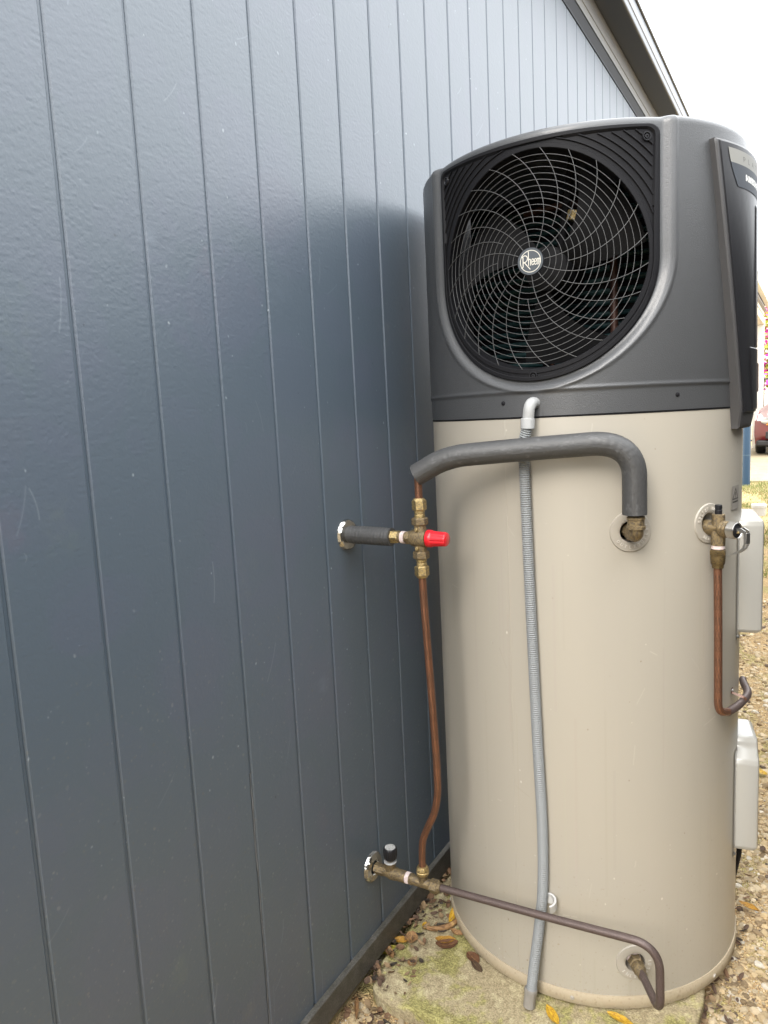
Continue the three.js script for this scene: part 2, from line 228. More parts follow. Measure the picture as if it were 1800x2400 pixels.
// ------------------------------------------------------------------ house wall: one board per groove spacing
{
  const S = 0.133, z0 = -0.4881, y0 = 0.0605, y1 = 2.7128;
  const house = thing('house', 'slate blue painted wall of vertical boards with grooves under a metal gutter', 'house');
  const gap = 0.0044, ch = 0.0027, th = 0.0062;
  for (let k = -14; k < 54; k++) {
    const za = z0 - k * S - gap / 2, zb = z0 - (k + 1) * S + gap / 2; // za nearer the camera
    const pr = [[-th, za], [-ch, za], [0, za - ch], [0, zb + ch], [-ch, zb], [-th, zb]];
    const pos = [], uv = [], idx = [];
    for (let s = 0; s < pr.length - 1; s++) { const b = pos.length / 3; for (const [p, y] of [[pr[s], y0], [pr[s + 1], y0], [pr[s + 1], y1], [pr[s], y1]]) { pos.push(p[0], y, p[1]); uv.push((-p[1] + p[0]) / 2.66, y / 2.8); } idx.push(b, b + 1, b + 2, b, b + 2, b + 3); }
    const g = new THREE.BufferGeometry(); g.setAttribute('position', new THREE.Float32BufferAttribute(pos, 3)); g.setAttribute('uv', new THREE.Float32BufferAttribute(uv, 2)); g.setIndex(idx); g.computeVertexNormals();
    mesh('wall_board', g, M.wall, house);
  }
  const zN = z0 + 14 * S, zF = z0 - 54 * S, zc = (zN + zF) / 2, zl = zN - zF;
  const box = (x0, x1, ya, yb, za = zF, zb = zN) => { const g = new THREE.BoxGeometry(x1 - x0, yb - ya, zb - za); g.translate((x0 + x1) / 2, (ya + yb) / 2, (za + zb) / 2); return g; };
  mesh('backing_sheet', box(-0.04, -0.0034, 0.065, 2.7125), M.groove, house);
  mesh('interior_light_block', box(-5, -0.045, -0.05, 2.711, zF + 0.02, zN - 0.02), M.groove, house);  // unseen box filling the house, added to block light
  // base flashing: small angle with a lip on top
  const fl = new THREE.Shape(); fl.moveTo(-0.01, 0.006); fl.lineTo(0.0105, 0.006); fl.lineTo(0.012, 0.0075); fl.lineTo(0.012, 0.0605); fl.lineTo(0.0105, 0.062); fl.lineTo(0.0005, 0.0635); fl.lineTo(-0.01, 0.058); fl.closePath();
  const ext = (shape, za = zF, zb = zN) => { const g = new THREE.ExtrudeGeometry(shape, { depth: zb - za, bevelEnabled: false, steps: 1 }); g.translate(0, 0, za); const p = g.attributes.position, u = g.attributes.uv; for (let i = 0; i < p.count; i++) u.setXY(i, p.getZ(i), p.getY(i) + p.getX(i)); return g; };
  mesh('base_flashing', ext(fl), M.trim, house);
  mesh('footing', box(-0.3, -0.012, -0.25, 0.0058), M.concrete, house);
  // sealant squeezed into two of the joints
  for (const [k, ya, yb, r0, mat] of [[3, 0.07, 0.62, 0.0014, M.sealant], [2, 2.02, 2.2, 0.0032, M.groove]]) {
    const pts = []; for (let i = 0; i <= 30; i++) pts.push(V(-0.0022 + rnd(-0.0006, 0.0006), lerp(ya, yb, i / 30), z0 - k * S + rnd(-0.0009, 0.0009)));
    const cv = new THREE.CatmullRomCurve3(pts); const ph = rnd(0, 9);
    mesh('joint_sealant', tube(cv, r0, 90, 7, (t) => 0.35 + 1.0 * n2(t * 34 + ph, ph)), mat, house);
  }
  // eaves: soffit strip, fascia foot, box gutter with rolled bead, roof
  const poly = (pts) => { const q = new THREE.Shape(); pts.forEach(([x, y], i) => i ? q.lineTo(x, y) : q.moveTo(x, y)); q.closePath(); return q; };
  mesh('soffit', ext(poly([[-0.03, 2.7135], [0.0035, 2.7135], [0.005, 2.722], [0.0165, 2.757], [0.0165, 2.80], [-0.03, 2.80]])), M.soffit, house);
  mesh('fascia', ext(poly([[0.0168, 2.7585], [0.0195, 2.7565], [0.0225, 2.782], [0.0215, 2.785], [0.0245, 2.787], [0.0285, 2.814], [0.0275, 2.817], [0.0325, 2.839], [0.0325, 2.97], [0.0168, 2.97]])), M.fascia, house);
  const gs = new THREE.Shape(); gs.moveTo(0.0335, 2.8425); gs.lineTo(0.1235, 2.8465); gs.quadraticCurveTo(0.1305, 2.848, 0.1315, 2.8555); gs.lineTo(0.1325, 2.876); gs.lineTo(0.1355, 2.88); gs.lineTo(0.1355, 2.906); gs.lineTo(0.1335, 2.91); gs.lineTo(0.1335, 2.938); gs.absarc(0.1345, 2.945, 0.0075, -Math.PI / 2, Math.PI * 0.9, false); gs.lineTo(0.1245, 2.938); gs.lineTo(0.1245, 2.856); gs.lineTo(0.0395, 2.852); gs.lineTo(0.0395, 2.945); gs.lineTo(0.0335, 2.945); gs.closePath();
  mesh('gutter', ext(gs), M.gutter, house);
  const rf = new THREE.BoxGeometry(5.3, 0.03, zl + 0.3); rf.translate(-2.65, 0, 0); rf.rotateZ(-0.38); rf.translate(0.07, 2.99, zc); mesh('roof', rf, M.roof, house);
}
// ------------------------------------------------------------------ concrete pad
{
  const x0 = 0.014, x1 = 0.664, z1 = -1.165, z2 = -1.95, th = 0.075, rr = 0.011, cr = 0.05;
  const cx = (x0 + x1) / 2, cz = (z1 + z2) / 2, hx = (x1 - x0) / 2, hz = (z1 - z2) / 2;
  const per = []; const N = 220;
  for (let i = 0; i < N; i++) { // rounded rectangle outline
    const a = (i / N) * Math.PI * 2, c = Math.cos(a), s = Math.sin(a), k = 1 / Math.pow(Math.pow(Math.abs(c), 14) + Math.pow(Math.abs(s), 14), 1 / 14); per.push([c * k, s * k]);
  }
  const prof = []; for (let i = 0; i <= 20; i++) prof.push([i / 20, 0, 0]); for (let i = 1; i <= 6; i++) { const a = i / 6 * Math.PI / 2; prof.push([1, Math.sin(a) * rr, -(1 - Math.cos(a)) * rr]); } prof.push([1, rr, -th]);
  const g = sheet(N, prof.length - 1, (u, v, i, j) => {
    const [a, off, dy] = prof[j], [px, pz] = per[i % N]; const wob = (fbm(px * 4 + 9, pz * 4 + 3, 3) - 0.5) * 0.022;
    const x = cx + px * a * (hx - rr + wob) + px * off, z = cz + pz * a * (hz - rr + wob) + pz * off;
    return [x, dy + (fbm(x * 16, z * 16, 3) - 0.5) * 0.006 * (dy > -0.03 ? 1 : 0) - 0.0035, z];
  }, (u, v, p) => [p[0] + p[1] * 0.35, p[2] - p[1]]);
  tag(mesh('concrete_slab', g, M.concrete, scene), 'mossy concrete slab with rounded edges under the water heater', 'slab');
}
// ------------------------------------------------------------------ water heater
const TX = 0.3701, TZ = -1.6625, TR = 0.3368;
const D = Math.PI / 180;
const onTank = (az, y, off = 0) => V(TX + (TR + off) * Math.sin(az * D), y, TZ + (TR + off) * Math.cos(az * D));
const radial = (az) => V(Math.sin(az * D), 0, Math.cos(az * D));
const heater = thing('water_heater', 'tall beige cylindrical water heater with grey top cover and round fan grille', 'water heater', [TX, 0, TZ]);
const HOLES = [[30.9, 0.994], [60.4, 0.995], [32, 0.104]];
{
  const P = (az, y, r) => [r * Math.sin(az * D), y, r * Math.cos(az * D)];
  // tank skin: one wrapped sheet with a lap seam
  const a0 = -9.3;
  const skin = sheet(480, 204, (u, v) => { const az = a0 + u * 360, y = 0.0285 + v * (1.224 - 0.0285); const lap = 0; const w = (fbm(u * 40, v * 2.2, 2) - 0.5) * 0.0007; return P(az, y, TR + lap + w * (u > 0.02 && u < 0.98 ? 1 : 0)); }, (u, v) => [u, v],
    (u, v) => { const az = a0 + u * 360, y = 0.0285 + v * (1.224 - 0.0285); return HOLES.some(([ha, hy]) => { let da = az - ha; if (da > 180) da -= 360; return Math.hypot(da * D * TR, y - hy) < 0.029; }); });
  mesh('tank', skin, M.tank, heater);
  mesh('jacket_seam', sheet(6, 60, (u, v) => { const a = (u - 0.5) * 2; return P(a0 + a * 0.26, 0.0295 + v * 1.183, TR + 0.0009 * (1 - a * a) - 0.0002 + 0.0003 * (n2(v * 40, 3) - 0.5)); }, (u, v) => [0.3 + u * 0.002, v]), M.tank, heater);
  mesh('tank_core', lathed([[0, 0.02], [0.27, 0.02], [0.27, 1.2], [0, 1.2]], 48), M.cavity, heater);
  const ring = lathed([[0.3, 0.0005], [0.3385, 0.0005], [0.3402, 0.003], [0.3402, 0.0265], [0.339, 0.0285], [0.335, 0.0287]], 200); mesh('base_ring', ring, M.ring, heater);
  for (const az of [10.5, 66, -60]) mesh('rivet', place(lathed([[0, 0.0035], [0.003, 0.0028], [0.0045, 0.001], [0.0048, 0]], 14), V(...P(az, 0.014, 0.340)), radial(az)), M.collar, heater);

  // ---- top cover: height field over the cylinder
  const RC = 0.3396, FX = 0.006, FY = 1.501;
  const WU = 0.2325, UY = 1.5;
  function coverR(az, y) {
    const s = Math.sin(az * D), c = Math.cos(az * D); let r = RC;
    if (c > 0) {
      const X = RC * s - FX; const d = y > UY ? Math.abs(X) - WU : Math.hypot(X, y - UY) - WU; // signed distance to the U recess
      r -= 0.0098 * smooth(0.0, -0.013, d);
      r += 0.0022 * Math.exp(-Math.pow((d - 0.0035) / 0.003, 2));
    }
    r -= 0.0014 * smooth(1.2655, 1.2585, y);
    r += 0.0016 * Math.exp(-Math.pow((y - 1.2645) / 0.0035, 2));
    return r;
  }
  const ys = []; for (let y = 1.2165; y < 1.30; y += 0.0022) ys.push([y, 0]); for (let y = ys[ys.length - 1][0] + 0.004; y < 1.718; y += 0.0045) ys.push([y, 0]);
  const yt = 1.72; ys.push([yt, 0]);
  for (let i = 1; i <= 6; i++) { const a = i / 6 * Math.PI / 2; ys.push([yt + 0.012 * Math.sin(a), -0.012 * (1 - Math.cos(a))]); }
  const azs = []; for (let a = -180; a < -70; a += 2) azs.push(a); for (let a = -70; a < 75; a += 0.4) azs.push(a); for (let a = 75; a <= 180; a += 1.5) azs.push(a); if (azs[azs.length - 1] < 180) azs.push(180);
  const jt = ys.length - 1;
  const RIN = 0.2;
  const cg = sheet(azs.length - 1, jt, (u, v, i, j) => { const [y, o] = ys[j]; return P(azs[i], y, coverR(azs[i], Math.min(y, yt)) + o); }, (u, v, p) => [Math.atan2(p[0], p[2]) / 6.2832 + 0.5, (p[1] - 1.2) / 0.55]);
  { // cut the fan opening
    const idx = cg.index.array, p = cg.attributes.position, keep = [];
    for (let i = 0; i < idx.length; i += 3) { let x = 0, y = 0, z = 0; for (let k = 0; k < 3; k++) { x += p.getX(idx[i + k]) / 3; y += p.getY(idx[i + k]) / 3; z += p.getZ(idx[i + k]) / 3; } if (z > 0 && Math.hypot(x - FX, y - FY) < RIN) continue; keep.push(idx[i], idx[i + 1], idx[i + 2]); }
    cg.setIndex(keep);
  }
  const cover = mesh('top_cover', cg, M.cover, heater);
  const lid = lathed([[0.314, 1.7305], [0.30, 1.7335], [0.2, 1.744], [0, 1.748]], 96, 1.2); mesh('lid', lid, M.cover, heater);
  mesh('cover_seal', lathed([[0.3362, 1.2125], [0.3378, 1.2135], [0.3378, 1.2185], [0.33, 1.219]], 160), M.cavity, heater);
  for (const az of [-9.4, 46.6, 90]) { const s = mesh('cover_screw', place(lathed([[0, 0.0028], [0.0022, 0.0026], [0.004, 0.0012], [0.0044, 0]], 16), V(...P(az, 1.244, coverR(az, 1.244))), radial(az)), M.black, heater); }
  // ---- fan grille
  const RB = 0.3288; // bed of the grille
  const G = (X, Y, h) => { const r = RB + h; const x = X + FX; return V(x, Y + FY, Math.sqrt(r * r - x * x)); };
  const grille = mesh('fan_grille', (() => {
    const W = 0.2115, TOP = 0.2155, BY = -0.0075, rc = 0.014;
    const rayOut = (th) => { // distance from the fan centre to the outline
      const c = Math.cos(th), s = Math.sin(th); let lo = 0.1, hi = 0.4;
      const inside = (X, Y) => { if (Y < BY) return Math.hypot(X, Y - BY) < W; const qx = Math.abs(X) - (W - rc), qy = Y - (TOP - rc); if (qx > 0 && qy > 0) return Math.hypot(qx, qy) < rc; return Math.abs(X) < W && Y < TOP; };
      for (let i = 0; i < 30; i++) { const m = (lo + hi) / 2; inside(m * c, m * s) ? lo = m : hi = m; } return lo;
    };
    const N = 480, outs = []; for (let i = 0; i <= N; i++) outs.push(rayOut(i / N * Math.PI * 2));
    // radial profile: [from inner, share of the way, height]
    const prof = [[-0.004, -0.03], [0, -0.004], [0.0004, 0.0035], [0.0016, 0.0048]];
    const rowsIn = prof.length;
    return sheet(N, 12, (u, v, i, j) => {
      const th = u * Math.PI * 2, ro = outs[i], ri = 0.1955; let rho, h;
      if (j < 4) { rho = ri + prof[j][0]; h = prof[j][1]; }
      else if (j === 4) { rho = Math.min(ri + 0.0085, ro - 0.0095); h = 0.0048; }
      else if (j === 5) { rho = Math.min(ri + 0.0095, ro - 0.0090); h = 0.0030; }
      else if (j === 6) { rho = lerp(ri + 0.0105, ro - 0.0125, 0.5); if (ro - ri < 0.03) rho = ro - 0.0088; h = 0.0030; }
      else if (j === 7) { rho = Math.max(ro - 0.0125, ro - 0.0086 - Math.max(0, ro - ri - 0.018) * 0.3); if (ro - ri < 0.03) rho = ro - 0.0086; h = 0.0030; }
      else if (j === 8) { rho = ro - 0.0084; h = 0.0062; }
      else if (j === 9) { rho = ro - 0.0074; h = 0.0070; }
      else if (j === 10) { rho = ro - 0.0016; h = 0.0068; }
      else if (j === 11) { rho = ro - 0.0002; h = 0.0052; }
      else { rho = ro; h = -0.004; }
      return G(rho * Math.cos(th), rho * Math.sin(th), h).toArray();
    }, (u, v, p) => [p[0] * 4, p[1] * 4]);
  })(), M.black, heater);
  grille.geometry = toCreasedNormals(grille.geometry, 0.5);
  const wireTube = (pts, r, closed, seg) => { const cv = new THREE.CatmullRomCurve3(pts, closed); return new THREE.TubeGeometry(cv, seg, r, 6, closed); };
  // corner ribs, arcs about the fan
  for (const side of [1, -1]) for (let k = 0; k < 6; k++) {
    const rho = 0.212 + k * 0.0118; const pts = [];
    for (let i = 0; i <= 60; i++) { const a = (i / 60) * Math.PI / 2; const X = rho * Math.cos(a) * side, Y = rho * Math.sin(a); if (Math.abs(X) < 0.2030 && Y < 0.2070) pts.push(G(X, Y, 0.0042)); }
    if (pts.length > 3) mesh('corner_rib', wireTube(pts, 0.0015, false, 40), M.black, grille);
  }
  for (const [X, Y] of [[0.192, 0.194], [-0.192, 0.194], [0, -0.2085]]) {
    const p0 = G(X, Y, 0.0035), n = V(p0.x, 0, p0.z).normalize();
    mesh('grille_screw', place(merge([lathed([[0.0042, 0.0003], [0.0062, 0.0032], [0.0075, 0.0034], [0.0082, 0]], 20), lathed([[0, 0.0012], [0.0014, 0.0014], [0.0018, 0.0032], [0.0036, 0.0026], [0.004, 0]], 16)]), p0, n), M.blackPanel, grille);
  }
  const hubR = 0.0248, st = 0.0107;
  for (let k = 1; k <= 15; k++) { const rho = hubR + st * k, pts = []; for (let i = 0; i < 64; i++) { const a = i / 64 * Math.PI * 2; pts.push(G(rho * Math.cos(a), rho * Math.sin(a), 0.0045)); } mesh('grille_ring', wireTube(pts, 0.0005, true, 110), M.wire, grille); }
  for (let k = 0; k < 24; k++) {
    const full = k % 2 === 0, r0 = full ? hubR - 0.002 : hubR + st * 4, a0s = k / 24 * Math.PI * 2 + 0.06, pts = [];
    for (let i = 0; i <= 16; i++) { const rho = lerp(r0, 0.1965, i / 16), tw = 0.62 * Math.pow(clamp((rho - hubR) / 0.1717), 1.35); pts.push(G(rho * Math.cos(a0s + tw), rho * Math.sin(a0s + tw), 0.0059)); }
    mesh('grille_spoke', wireTube(pts, 0.00056, false, 28), M.wire, grille);
  }
  // ---- badge
  const badgeTex = canvasTex(512, 512, (g, w) => {
    g.fillStyle = 'rgb(66,71,76)'; g.fillRect(0, 0, w, w); g.strokeStyle = g.fillStyle = 'rgb(200,196,184)'; g.lineWidth = 13; g.beginPath(); g.arc(256, 256, 205, 0, 7); g.stroke();
    g.lineCap = 'butt'; g.lineJoin = 'round'; g.lineWidth = 17;
    g.beginPath(); g.moveTo(70, 365); g.quadraticCurveTo(104, 372, 106, 330); g.lineTo(106, 160); g.stroke(); // R stem
    g.lineWidth = 16; g.beginPath(); g.moveTo(84, 172); g.bezierCurveTo(120, 120, 196, 130, 196, 195); g.bezierCurveTo(196, 250, 150, 268, 112, 268); g.stroke();
    g.beginPath(); g.moveTo(128, 262); g.lineTo(250, 408); g.stroke(); // R leg
    g.beginPath(); g.moveTo(218, 66); g.lineTo(218, 338); g.stroke(); // tall h
    g.beginPath(); g.moveTo(218, 250); g.quadraticCurveTo(224, 214, 244, 216); g.quadraticCurveTo(260, 220, 259, 250); g.lineTo(259, 338); g.stroke();
    for (const x of [282, 338]) { g.lineWidth = 14; g.beginPath(); g.moveTo(x + 4, 272); g.lineTo(x + 40, 272); g.lineTo(x + 40, 248); g.quadraticCurveTo(x + 38, 218, x + 21, 218); g.quadraticCurveTo(x + 2, 220, x + 2, 252); g.lineTo(x + 2, 300); g.quadraticCurveTo(x + 4, 330, x + 22, 330); g.quadraticCurveTo(x + 38, 328, x + 40, 300); g.stroke(); }
    g.lineWidth = 12; for (const x of [396, 421, 446]) { g.beginPath(); g.moveTo(x, 214); g.lineTo(x, 338); g.stroke(); } g.beginPath(); g.moveTo(396, 236); g.quadraticCurveTo(410, 208, 421, 236); g.quadraticCurveTo(434, 208, 446, 236); g.stroke();
  });
  const bc = G(0, 0, 0.0045), bn = V(bc.x, 0, bc.z).normalize();
  const badge = mesh('badge', place(lathed([[0, -0.003], [0.0246, -0.003], [0.0254, 0.0015], [0.0246, 0.0032], [0.0238, 0.0026]], 48), bc, bn), M.blackPanel, grille);
  const face = new THREE.CircleGeometry(0.024, 48); face.applyQuaternion(new THREE.Quaternion().setFromUnitVectors(V(0, 0, 1), bn)); face.translate(bc.x + bn.x * 0.0029, bc.y, bc.z + bn.z * 0.0029);
  mesh('badge_face', face, std({ map: badgeTex, roughness: 0.35 }), grille);
  // ---- inside the cover
  const fan = mesh('fan', (() => {
    const parts = [place(lathed([[0, 0.02], [0.03, 0.019], [0.042, 0.012], [0.045, -0.02], [0, -0.02]], 36), V(FX, FY, 0.235), V(0, 0, 1))];
    for (let b = 0; b < 3; b++) parts.push(sheet(18, 14, (u, v) => { const rho = lerp(0.04, 0.182, v), w = lerp(0.75, 1.05, v), a = 0.35 + b * 2.0944 + (u - 0.5) * w + v * 0.35; return [FX + rho * Math.cos(a), FY + rho * Math.sin(a), 0.232 + (u - 0.5) * 0.045 - 0.012 * v * v]; }));
    return merge(parts);
  })(), M.blade, heater);
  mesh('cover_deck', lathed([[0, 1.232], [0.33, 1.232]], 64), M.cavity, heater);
  mesh('motor_strut', merge([place(rod(0.008, 0.46, 10), V(FX + 0.0, FY, 0.17), V(0.15, 1, 0)), place(rod(0.045, 0.09, 24), V(FX, FY, 0.17), V(0, 0, 1))]), M.cavity, heater);
  const coil = mesh('evaporator_coil', (() => { const g = new THREE.BoxGeometry(0.5, 0.44, 0.03); g.translate(0.0, 1.48, 0.0); return g; })(), M.cavity, heater);
  for (let i = 0; i < 17; i++) mesh('coil_tube', place(rod(0.0062, 0.49, 10), V(0, 1.285 + i * 0.024, 0.02), V(1, 0, 0)), M.fin, coil);
  mesh('suction_pipe', tube(bendCurve([[0.1, 1.24, 0.09], [0.1, 1.6, 0.09], [0.03, 1.66, 0.08], [-0.1, 1.66, 0.06]], 0.04), 0.008, 60, 10), M.shadedCopper, heater);
  mesh('liquid_pipe', tube(bendCurve([[-0.19, 1.56, 0.16], [-0.06, 1.565, 0.16], [-0.03, 1.52, 0.12], [-0.03, 1.3, 0.1]], 0.03), 0.0055, 50, 10), M.copper, heater);
  for (const x of [-0.155, -0.135, -0.115]) mesh('brass_nut', place(hexNut(0.0095, 0.012), V(x, 1.562, 0.16), V(1, 0, 0)), M.brass, heater);
  mesh('brass_nut', place(hexNut(0.012, 0.02), V(0.045, 1.605, 0.19), V(0.2, 1, 0)), M.brass, heater);
  mesh('wiring_tag', (() => { const g = new RoundedBoxGeometry(0.024, 0.036, 0.004, 2, 0.001); g.rotateZ(-0.15); g.translate(0.097, 1.63, 0.2); return g; })(), std({ color: lin(0.42, 0.36, 0.22), roughness: 0.7 }), heater);
  mesh('side_plate', (() => { const g = new THREE.BoxGeometry(0.003, 0.3, 0.14); g.translate(0.2, 1.47, 0.13); return g; })(), M.blade, heater);

  // ---- control panel on the side
  const PC = 98;
  const azl = (y) => lerp(58.8, 73.9, (1.695 - y) / 0.505);
  const panelR = (y) => lerp(0.3525, 0.3580, clamp((1.695 - y) / 0.5));
  const panelPatch = (fa, fb, ya, yb, rf, depthEdge, nu = 40, nv = 60, round = 0.006) => sheet(nu, nv, (u, v, i, j) => {
    const vv = clamp((j - 2) / (nv - 4)), uu = clamp((i - 2) / (nu - 4)); let y = lerp(ya, yb, vv); const A = fa(y), B = fb(y);
    const ei = Math.min(i, nu - i), ej = Math.min(j, nv - j), e = Math.min(ei, ej); let r = rf(y), az = lerp(A, B, uu);
    if (e === 0) r -= depthEdge; else if (e === 1) r -= round * 0.35;
    const sh = e >= 2 ? 0 : e === 1 ? 1 : 1; // edges step outward a little
    if (e < 2) { if (ei < 2) az += (i < 2 ? -1 : 1) * sh * round * 0.4 / 0.36 / D; if (ej < 2) y += (j < 2 ? -1 : 1) * sh * round * 0.4; }
    return P(az, y, r);
  });
  const bodyG = panelPatch((y) => azl(y), (y) => 2 * PC - azl(y), 1.176, 1.692, (y) => panelR(y) - 0.006 * smooth(1.215, 1.17, y), 0.03, 60, 70, 0.008);
  const panel = mesh('control_panel', toCreasedNormals(bodyG, 0.7), std({ color: lin(0.05, 0.049, 0.05), roughness: 0.5, bumpMap: clone(grain, 4, 8), bumpScale: 0.0002 }), heater);
  mesh('panel_front', toCreasedNormals(panelPatch((y) => azl(y) + 1.2, (y) => 2 * PC - azl(y) - 1.2, 1.205, 1.6895, (y) => panelR(y) + 0.0022, 0.005, 60, 60, 0.004), 0.7), M.blackPanel, panel);
  mesh('panel_flap', toCreasedNormals(panelPatch(() => 86, () => 110, 1.335, 1.6, (y) => panelR(y) + 0.0042, 0.005, 24, 50, 0.005), 0.7), M.blackPanel, panel);
  mesh('display_door', toCreasedNormals(panelPatch((y) => azl(y) + 9, (y) => 2 * PC - azl(y) - 9, 1.21, 1.328, (y) => panelR(y) + 0.0046, 0.005, 30, 30, 0.005), 0.7), M.blackPanel, panel);
  mesh('display_lens', toCreasedNormals(panelPatch(() => 93, () => 104, 1.245, 1.3, (y) => panelR(y) + 0.0068, 0.005, 16, 16, 0.004), 0.7), phys({ color: lin(0.06, 0.03, 0.02), roughness: 0.1 }), panel);
  const labelTex = canvasTex(1024, 256, (g, w, h) => {
    g.fillStyle = 'rgb(58,62,68)'; g.fillRect(0, 0, w, h); g.fillStyle = 'rgb(128,127,122)'; g.fillRect(0, 0, w, 98);
    g.fillStyle = 'rgb(70,68,64)'; g.font = '50px sans-serif'; let x = 120; for (const c of 'PLATINUM') { g.fillText(c, x, 70); x += 58; }
    g.fillStyle = 'rgb(236,234,228)'; g.font = 'bold 62px sans-serif'; g.fillText('AMBIHEAT', 120, 196);
  });
  const lg = sheet(50, 8, (u, v) => { const y = lerp(1.618, 1.682, v); const A = azl(y) + 4.5 + 3.5 * (1 - v) * (1 - v); return P(lerp(A, 2 * PC - A, u), y, panelR(y) + 0.0030); }, (u, v) => [u, v]);
  mesh('name_label', lg, phys({ map: labelTex, roughness: 0.6, specularIntensity: 0.4 }), panel);
  // ---- element covers
  const coverShape = new THREE.Shape(); const cw = 0.086, chh = 0.25;
  coverShape.moveTo(-cw + 0.012, 0); coverShape.lineTo(cw - 0.012, 0); coverShape.quadraticCurveTo(cw, 0, cw, 0.012); coverShape.lineTo(cw, chh - 0.052); coverShape.bezierCurveTo(cw, chh - 0.03, cw - 0.028, chh - 0.03, cw - 0.03, chh - 0.012); coverShape.quadraticCurveTo(cw - 0.032, chh, cw - 0.044, chh); coverShape.lineTo(-cw + 0.044, chh); coverShape.quadraticCurveTo(-cw + 0.032, chh, -cw + 0.03, chh - 0.012); coverShape.bezierCurveTo(-cw + 0.028, chh - 0.03, -cw, chh - 0.03, -cw, chh - 0.052); coverShape.lineTo(-cw, 0.012); coverShape.quadraticCurveTo(-cw, 0, -cw + 0.012, 0);
  const plainShape = new THREE.Shape(); { const h2 = 0.245, q = 0.016; plainShape.moveTo(-cw + q, 0); plainShape.lineTo(cw - q, 0); plainShape.quadraticCurveTo(cw, 0, cw, q); plainShape.lineTo(cw, h2 - q); plainShape.quadraticCurveTo(cw, h2, cw - q, h2); plainShape.lineTo(-cw + q, h2); plainShape.quadraticCurveTo(-cw, h2, -cw, h2 - q); plainShape.lineTo(-cw, q); plainShape.quadraticCurveTo(-cw, 0, -cw + q, 0); }
  for (const [yb, sh, az] of [[0.739, plainShape, 100], [0.245, coverShape, 100.5]]) {
    const g = new THREE.ExtrudeGeometry(sh, { depth: 0.05, bevelEnabled: true, bevelThickness: 0.012, bevelSize: 0.012, bevelOffset: -0.012, bevelSegments: 4, curveSegments: 10, steps: 1 });
    const q = toCreasedNormals(g, 0.7); q.translate(0, 0, 0.3235 - 0.012 + 0.0); q.rotateY(az * D); q.translate(0, yb, 0);
    const c = mesh('element_cover', q, M.boxGrey, heater); c.userData.label = sh === plainShape ? 'pale grey upper element cover with square top' : 'pale grey lower element cover with narrowed top';
    mesh('flange', sheet(30, 20, (u, v) => P(lerp(az - 17.5, az + 17.5, u), yb - 0.018 + v * 0.25, TR + 0.0016), null), M.boxGrey, c);
    for (const da of [-16.4, 16.4]) mesh('cover_screw', place(lathed([[0, 0.0045], [0.003, 0.004], [0.0052, 0.0018], [0.006, 0]], 18), V(...P(az + da, yb - 0.004, TR + 0.0016)), radial(az + da)), M.steel, c);
  }
  // ---- collars round the fittings, with raised letters
  const font = await new FontLoader().loadAsync('fonts/droid/droid_sans_bold.typeface.json');
  HOLES.forEach(([ha, hy], n) => {
    const prof = [[0.0195, -0.05], [0.0200, 0.001], [0.0212, 0.0024], [0.0232, 0.003], [0.035, 0.003], [0.0378, 0.0027], [0.0388, 0.0016], [0.0391, -0.002]];
    const onS = (s, t, h) => P(ha + s / TR / D, hy + t, TR + h);
    const g = sheet(72, prof.length - 1, (u, v, i, j) => { const a = -u * Math.PI * 2; return onS(prof[j][0] * Math.cos(a), prof[j][0] * Math.sin(a), prof[j][1]); });
    const c = mesh('fitting_collar', toCreasedNormals(g, 0.7), M.collar, heater);
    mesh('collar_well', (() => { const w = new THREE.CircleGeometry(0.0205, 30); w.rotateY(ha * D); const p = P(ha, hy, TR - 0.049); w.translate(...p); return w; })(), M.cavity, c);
    const words = [['OUTLET', 'OUTLET'], ['RELIEF VALVE', 'RELIEF VALVE'], ['INLET', 'INLET']][n], bits = [];
    words.forEach((w, k) => {
      const stp = n === 1 ? 13 : 17, start = n === 1 ? (k ? 20 : 168) : (k ? -62 - 0 : 216); // degrees, letters read with feet outwards like the photo
      [...w].forEach((ch, i) => {
        if (ch === ' ') return; const a = (n === 1 ? start + (k ? -i : -i) * stp : start + i * stp) * D;
        const tg = new TextGeometry(ch, { font, size: 0.0062, depth: 0.0009, curveSegments: 2, bevelEnabled: false }); tg.translate(-0.0025, -0.0031, 0);
        tg.rotateZ(n === 1 ? a - Math.PI / 2 : a + Math.PI / 2); const rr = 0.0292; tg.translate(rr * Math.cos(a), rr * Math.sin(a), 0);
        const p = tg.attributes.position; for (let q = 0; q < p.count; q++) { const s = onS(p.getX(q), p.getY(q), 0.0029 + p.getZ(q) * 1.3); p.setXYZ(q, ...s); } tg.computeVertexNormals(); bits.push(tg);
      });
    });
    if (n < 2 || bits.length) mesh('raised_lettering', merge(bits), M.letter, c);
  });
  // small warning sticker on the shaded side
  const stk = canvasTex(128, 192, (g, w, h) => { g.fillStyle = 'rgb(138,133,126)'; g.fillRect(0, 0, w, h); g.strokeStyle = g.fillStyle = 'rgb(40,36,32)'; g.lineWidth = 9; g.beginPath(); g.moveTo(64, 24); g.lineTo(112, 106); g.lineTo(16, 106); g.closePath(); g.stroke(); g.fillRect(58, 52, 12, 30); g.fillRect(58, 88, 12, 9); g.fillRect(16, 124, 96, 12); });
  mesh('warning_sticker', sheet(8, 2, (u, v) => P(lerp(75, 82.5, u), lerp(1.01, 1.058, v), TR + 0.0011), (u, v) => [u, v]), std({ map: stk, roughness: 0.4 }), heater);
}
